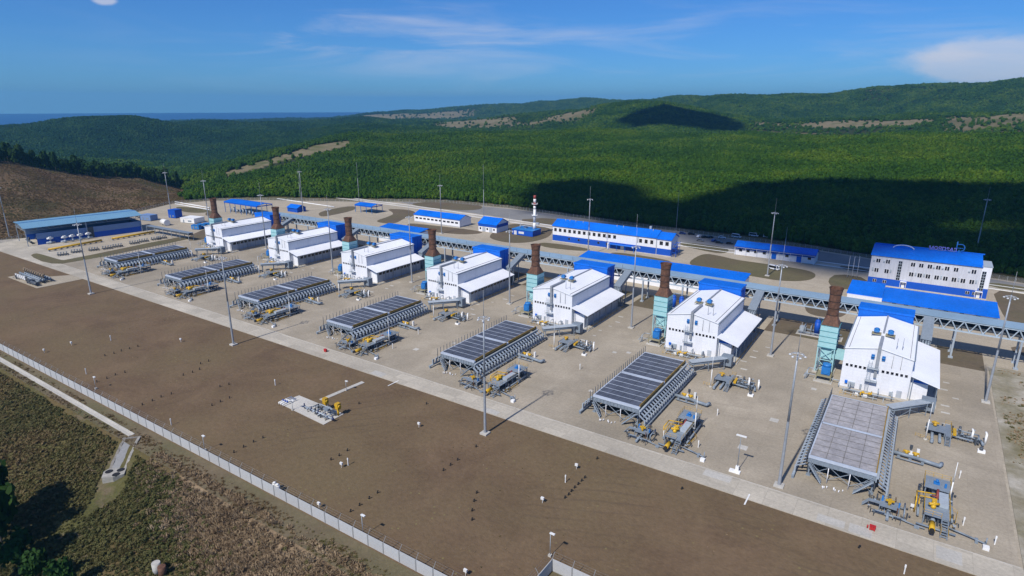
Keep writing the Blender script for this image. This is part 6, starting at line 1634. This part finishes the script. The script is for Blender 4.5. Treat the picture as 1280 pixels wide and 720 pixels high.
cloud('smaller cumulus cloud overhead that shades the far knoll', [(745, 157), (765, 145), (795, 136), (835, 132), (870, 139), (892, 150), (900, 160), (855, 158), (800, 158)], 1150, 70, 46, 6)

# ------------------------------------------------------------------ sky with thin cloud, sun, haze, camera
w = bpy.data.worlds.new('World'); SC.world = w; w.use_nodes = True; nt = w.node_tree; L = nt.links.new
for n in list(nt.nodes): nt.nodes.remove(n)
out = _n(nt, 'ShaderNodeOutputWorld'); bg = _n(nt, 'ShaderNodeBackground'); bg.inputs['Strength'].default_value = SKY_STRENGTH
sky = _n(nt, 'ShaderNodeTexSky', sky_type='NISHITA'); sky.sun_disc = False; sky.sun_elevation = SUN_EL; sky.sun_rotation = math.pi+R(3)
sky.altitude = 300; sky.air_density = SKY_AIR; sky.dust_density = SKY_DUST; sky.ozone_density = SKY_OZONE
tc = _n(nt, 'ShaderNodeTexCoord'); sx = _n(nt, 'ShaderNodeSeparateXYZ'); L(tc.outputs['Generated'], sx.inputs[0])
def mth(op, a, b=None, c=None):
    n = _n(nt, 'ShaderNodeMath', operation=op)
    for i, q in enumerate((a, b, c)):
        if q is None: continue
        if isinstance(q, (int, float)): n.inputs[i].default_value = q
        else: L(q, n.inputs[i])
    return n.outputs[0]
zc = mth('MAXIMUM', sx.outputs[2], .012); cx = _n(nt, 'ShaderNodeCombineXYZ'); L(sx.outputs[0], cx.inputs[0]); L(sx.outputs[1], cx.inputs[1]); L(zc, cx.inputs[2])
L(cx.outputs[0], sky.inputs['Vector'])
hs = _n(nt, 'ShaderNodeVectorMath', operation='MULTIPLY'); hs.inputs[1].default_value = SKY_TINT; L(sky.outputs[0], hs.inputs[0])
az = mth('ARCTAN2', sx.outputs[0], sx.outputs[1]); el = mth('ARCSINE', sx.outputs[2])
uv = _n(nt, 'ShaderNodeCombineXYZ'); L(az, uv.inputs[0]); L(mth('MULTIPLY', el, 2.2), uv.inputs[1])
def wnoise(scale, detail, rough, dist=0.0, off=0.0, sxy=(1, 1)):
    mp = _n(nt, 'ShaderNodeMapping'); mp.inputs['Location'].default_value = (off, off*.7, off); mp.inputs['Scale'].default_value = (sxy[0], sxy[1], 1); L(uv.outputs[0], mp.inputs[0])
    n = _n(nt, 'ShaderNodeTexNoise'); n.inputs['Scale'].default_value = scale; n.inputs['Detail'].default_value = detail; n.inputs['Roughness'].default_value = rough; n.inputs['Distortion'].default_value = dist
    L(mp.outputs[0], n.inputs['Vector']); return n.outputs['Fac']
def dirpx(px, py):
    d = ray(px, py); d = d/np.linalg.norm(d); return math.atan2(d[0], d[1]), math.asin(d[2])
def blob(px, py, wx, wy):
    a, e = dirpx(px, py); u = mth('DIVIDE', mth('SUBTRACT', az, a), wx/760); v = mth('DIVIDE', mth('SUBTRACT', el, e), wy/760)
    return mth('POWER', 2.718, mth('MULTIPLY', mth('ADD', mth('MULTIPLY', u, u), mth('MULTIPLY', v, v)), -1.0))
def sm(v, a, b):
    n = _n(nt, 'ShaderNodeMapRange', interpolation_type='SMOOTHSTEP'); n.inputs[1].default_value = a; n.inputs[2].default_value = b; L(v, n.inputs[0]); return n.outputs[0]
puff = wnoise(9, 9, .6, .3)
cum = sm(mth('ADD', mth('MULTIPLY', puff, .9), mth('MAXIMUM', blob(1262, 76, 100, 25), mth('MAXIMUM', mth('MULTIPLY', blob(1195, 84, 50, 15), .8), mth('MULTIPLY', blob(129, 0, 15, 6), .9)))), .80, 1.12)
wis = mth('MULTIPLY', sm(wnoise(3.2, 7, .58, .8, 3.3, (1, 3.0)), .46, .76), mth('MINIMUM', mth('ADD', mth('ADD', blob(425, 35, 110, 42), blob(520, 42, 160, 14)), mth('ADD', mth('MULTIPLY', blob(1000, 60, 420, 55), .55), mth('MULTIPLY', blob(700, 75, 500, 40), .25))), 1.0))
hi = mth('MULTIPLY', sm(wnoise(2.3, 8, .6, .2, 7.7), .45, .62), sm(el, .42, .75))          # broken cloud overhead and behind, out of view, added to whiten the fill light
fac = mth('MINIMUM', mth('ADD', mth('ADD', mth('MULTIPLY', cum, .58), mth('MULTIPLY', wis, .42)), mth('MULTIPLY', hi, .4)), .9)
mx = _n(nt, 'ShaderNodeMix', data_type='RGBA'); L(fac, mx.inputs[0]); L(hs.outputs[0], mx.inputs[6])
cc = CLOUD_COL
mx.inputs[7].default_value = (*cc, 1)
L(mx.outputs[2], bg.inputs['Color']); L(bg.outputs[0], out.inputs['Surface'])

sun = bpy.data.lights.new('sun', 'SUN'); sun.energy = SUN_STRENGTH; sun.angle = R(1.0); sun.color = (1, .95, .87)
so = bpy.data.objects.new('sun', sun); C.objects.link(so); so.rotation_euler = (math.pi/2-SUN_EL, 0, R(-3.0)); so.location = (0, -200, 400)

if HAZE:
    mb = MB(); mb.b(-15000, 15000, -2000, 15500, -113, 300); m = bpy.data.materials.new('haze_air'); m.use_nodes = True; n2 = m.node_tree
    for n in list(n2.nodes): n2.nodes.remove(n)
    o2 = n2.nodes.new('ShaderNodeOutputMaterial'); pv = n2.nodes.new('ShaderNodeVolumePrincipled'); pv.inputs['Color'].default_value = (.22,.60,1,1); pv.inputs['Density'].default_value = HAZE; pv.inputs['Anisotropy'].default_value = .2
    n2.links.new(pv.outputs[0], o2.inputs['Volume'])
    o = mb.build('haze', m); tag(o, None, None, None, 'stuff'); o['label'] = 'pale blue haze between the camera and the far hills'; o['category'] = 'haze'

import mathutils
cam = bpy.data.cameras.new('camera'); cam.sensor_width = 36; cam.lens = 36*F/1280; cam.clip_start = .5; cam.clip_end = 60000
co = bpy.data.objects.new('camera', cam); C.objects.link(co)
rt, dn, fw = CAM
co.matrix_world = mathutils.Matrix(((rt[0], -dn[0], -fw[0], 0), (rt[1], -dn[1], -fw[1], 0), (rt[2], -dn[2], -fw[2], HC), (0, 0, 0, 1)))
SC.camera = co
vs = SC.view_settings; vs.view_transform = 'Standard'; vs.look = 'None'; vs.exposure = EXPOSURE; vs.gamma = 1; vs.use_curve_mapping = False
SC.render.engine = 'CYCLES'; SC.cycles.use_denoising = True; SC.cycles.max_bounces = 6; SC.cycles.diffuse_bounces = 2; SC.cycles.glossy_bounces = 2; SC.cycles.transparent_max_bounces = 6; SC.cycles.volume_bounces = 0
SC.cycles.sample_clamp_indirect = 4
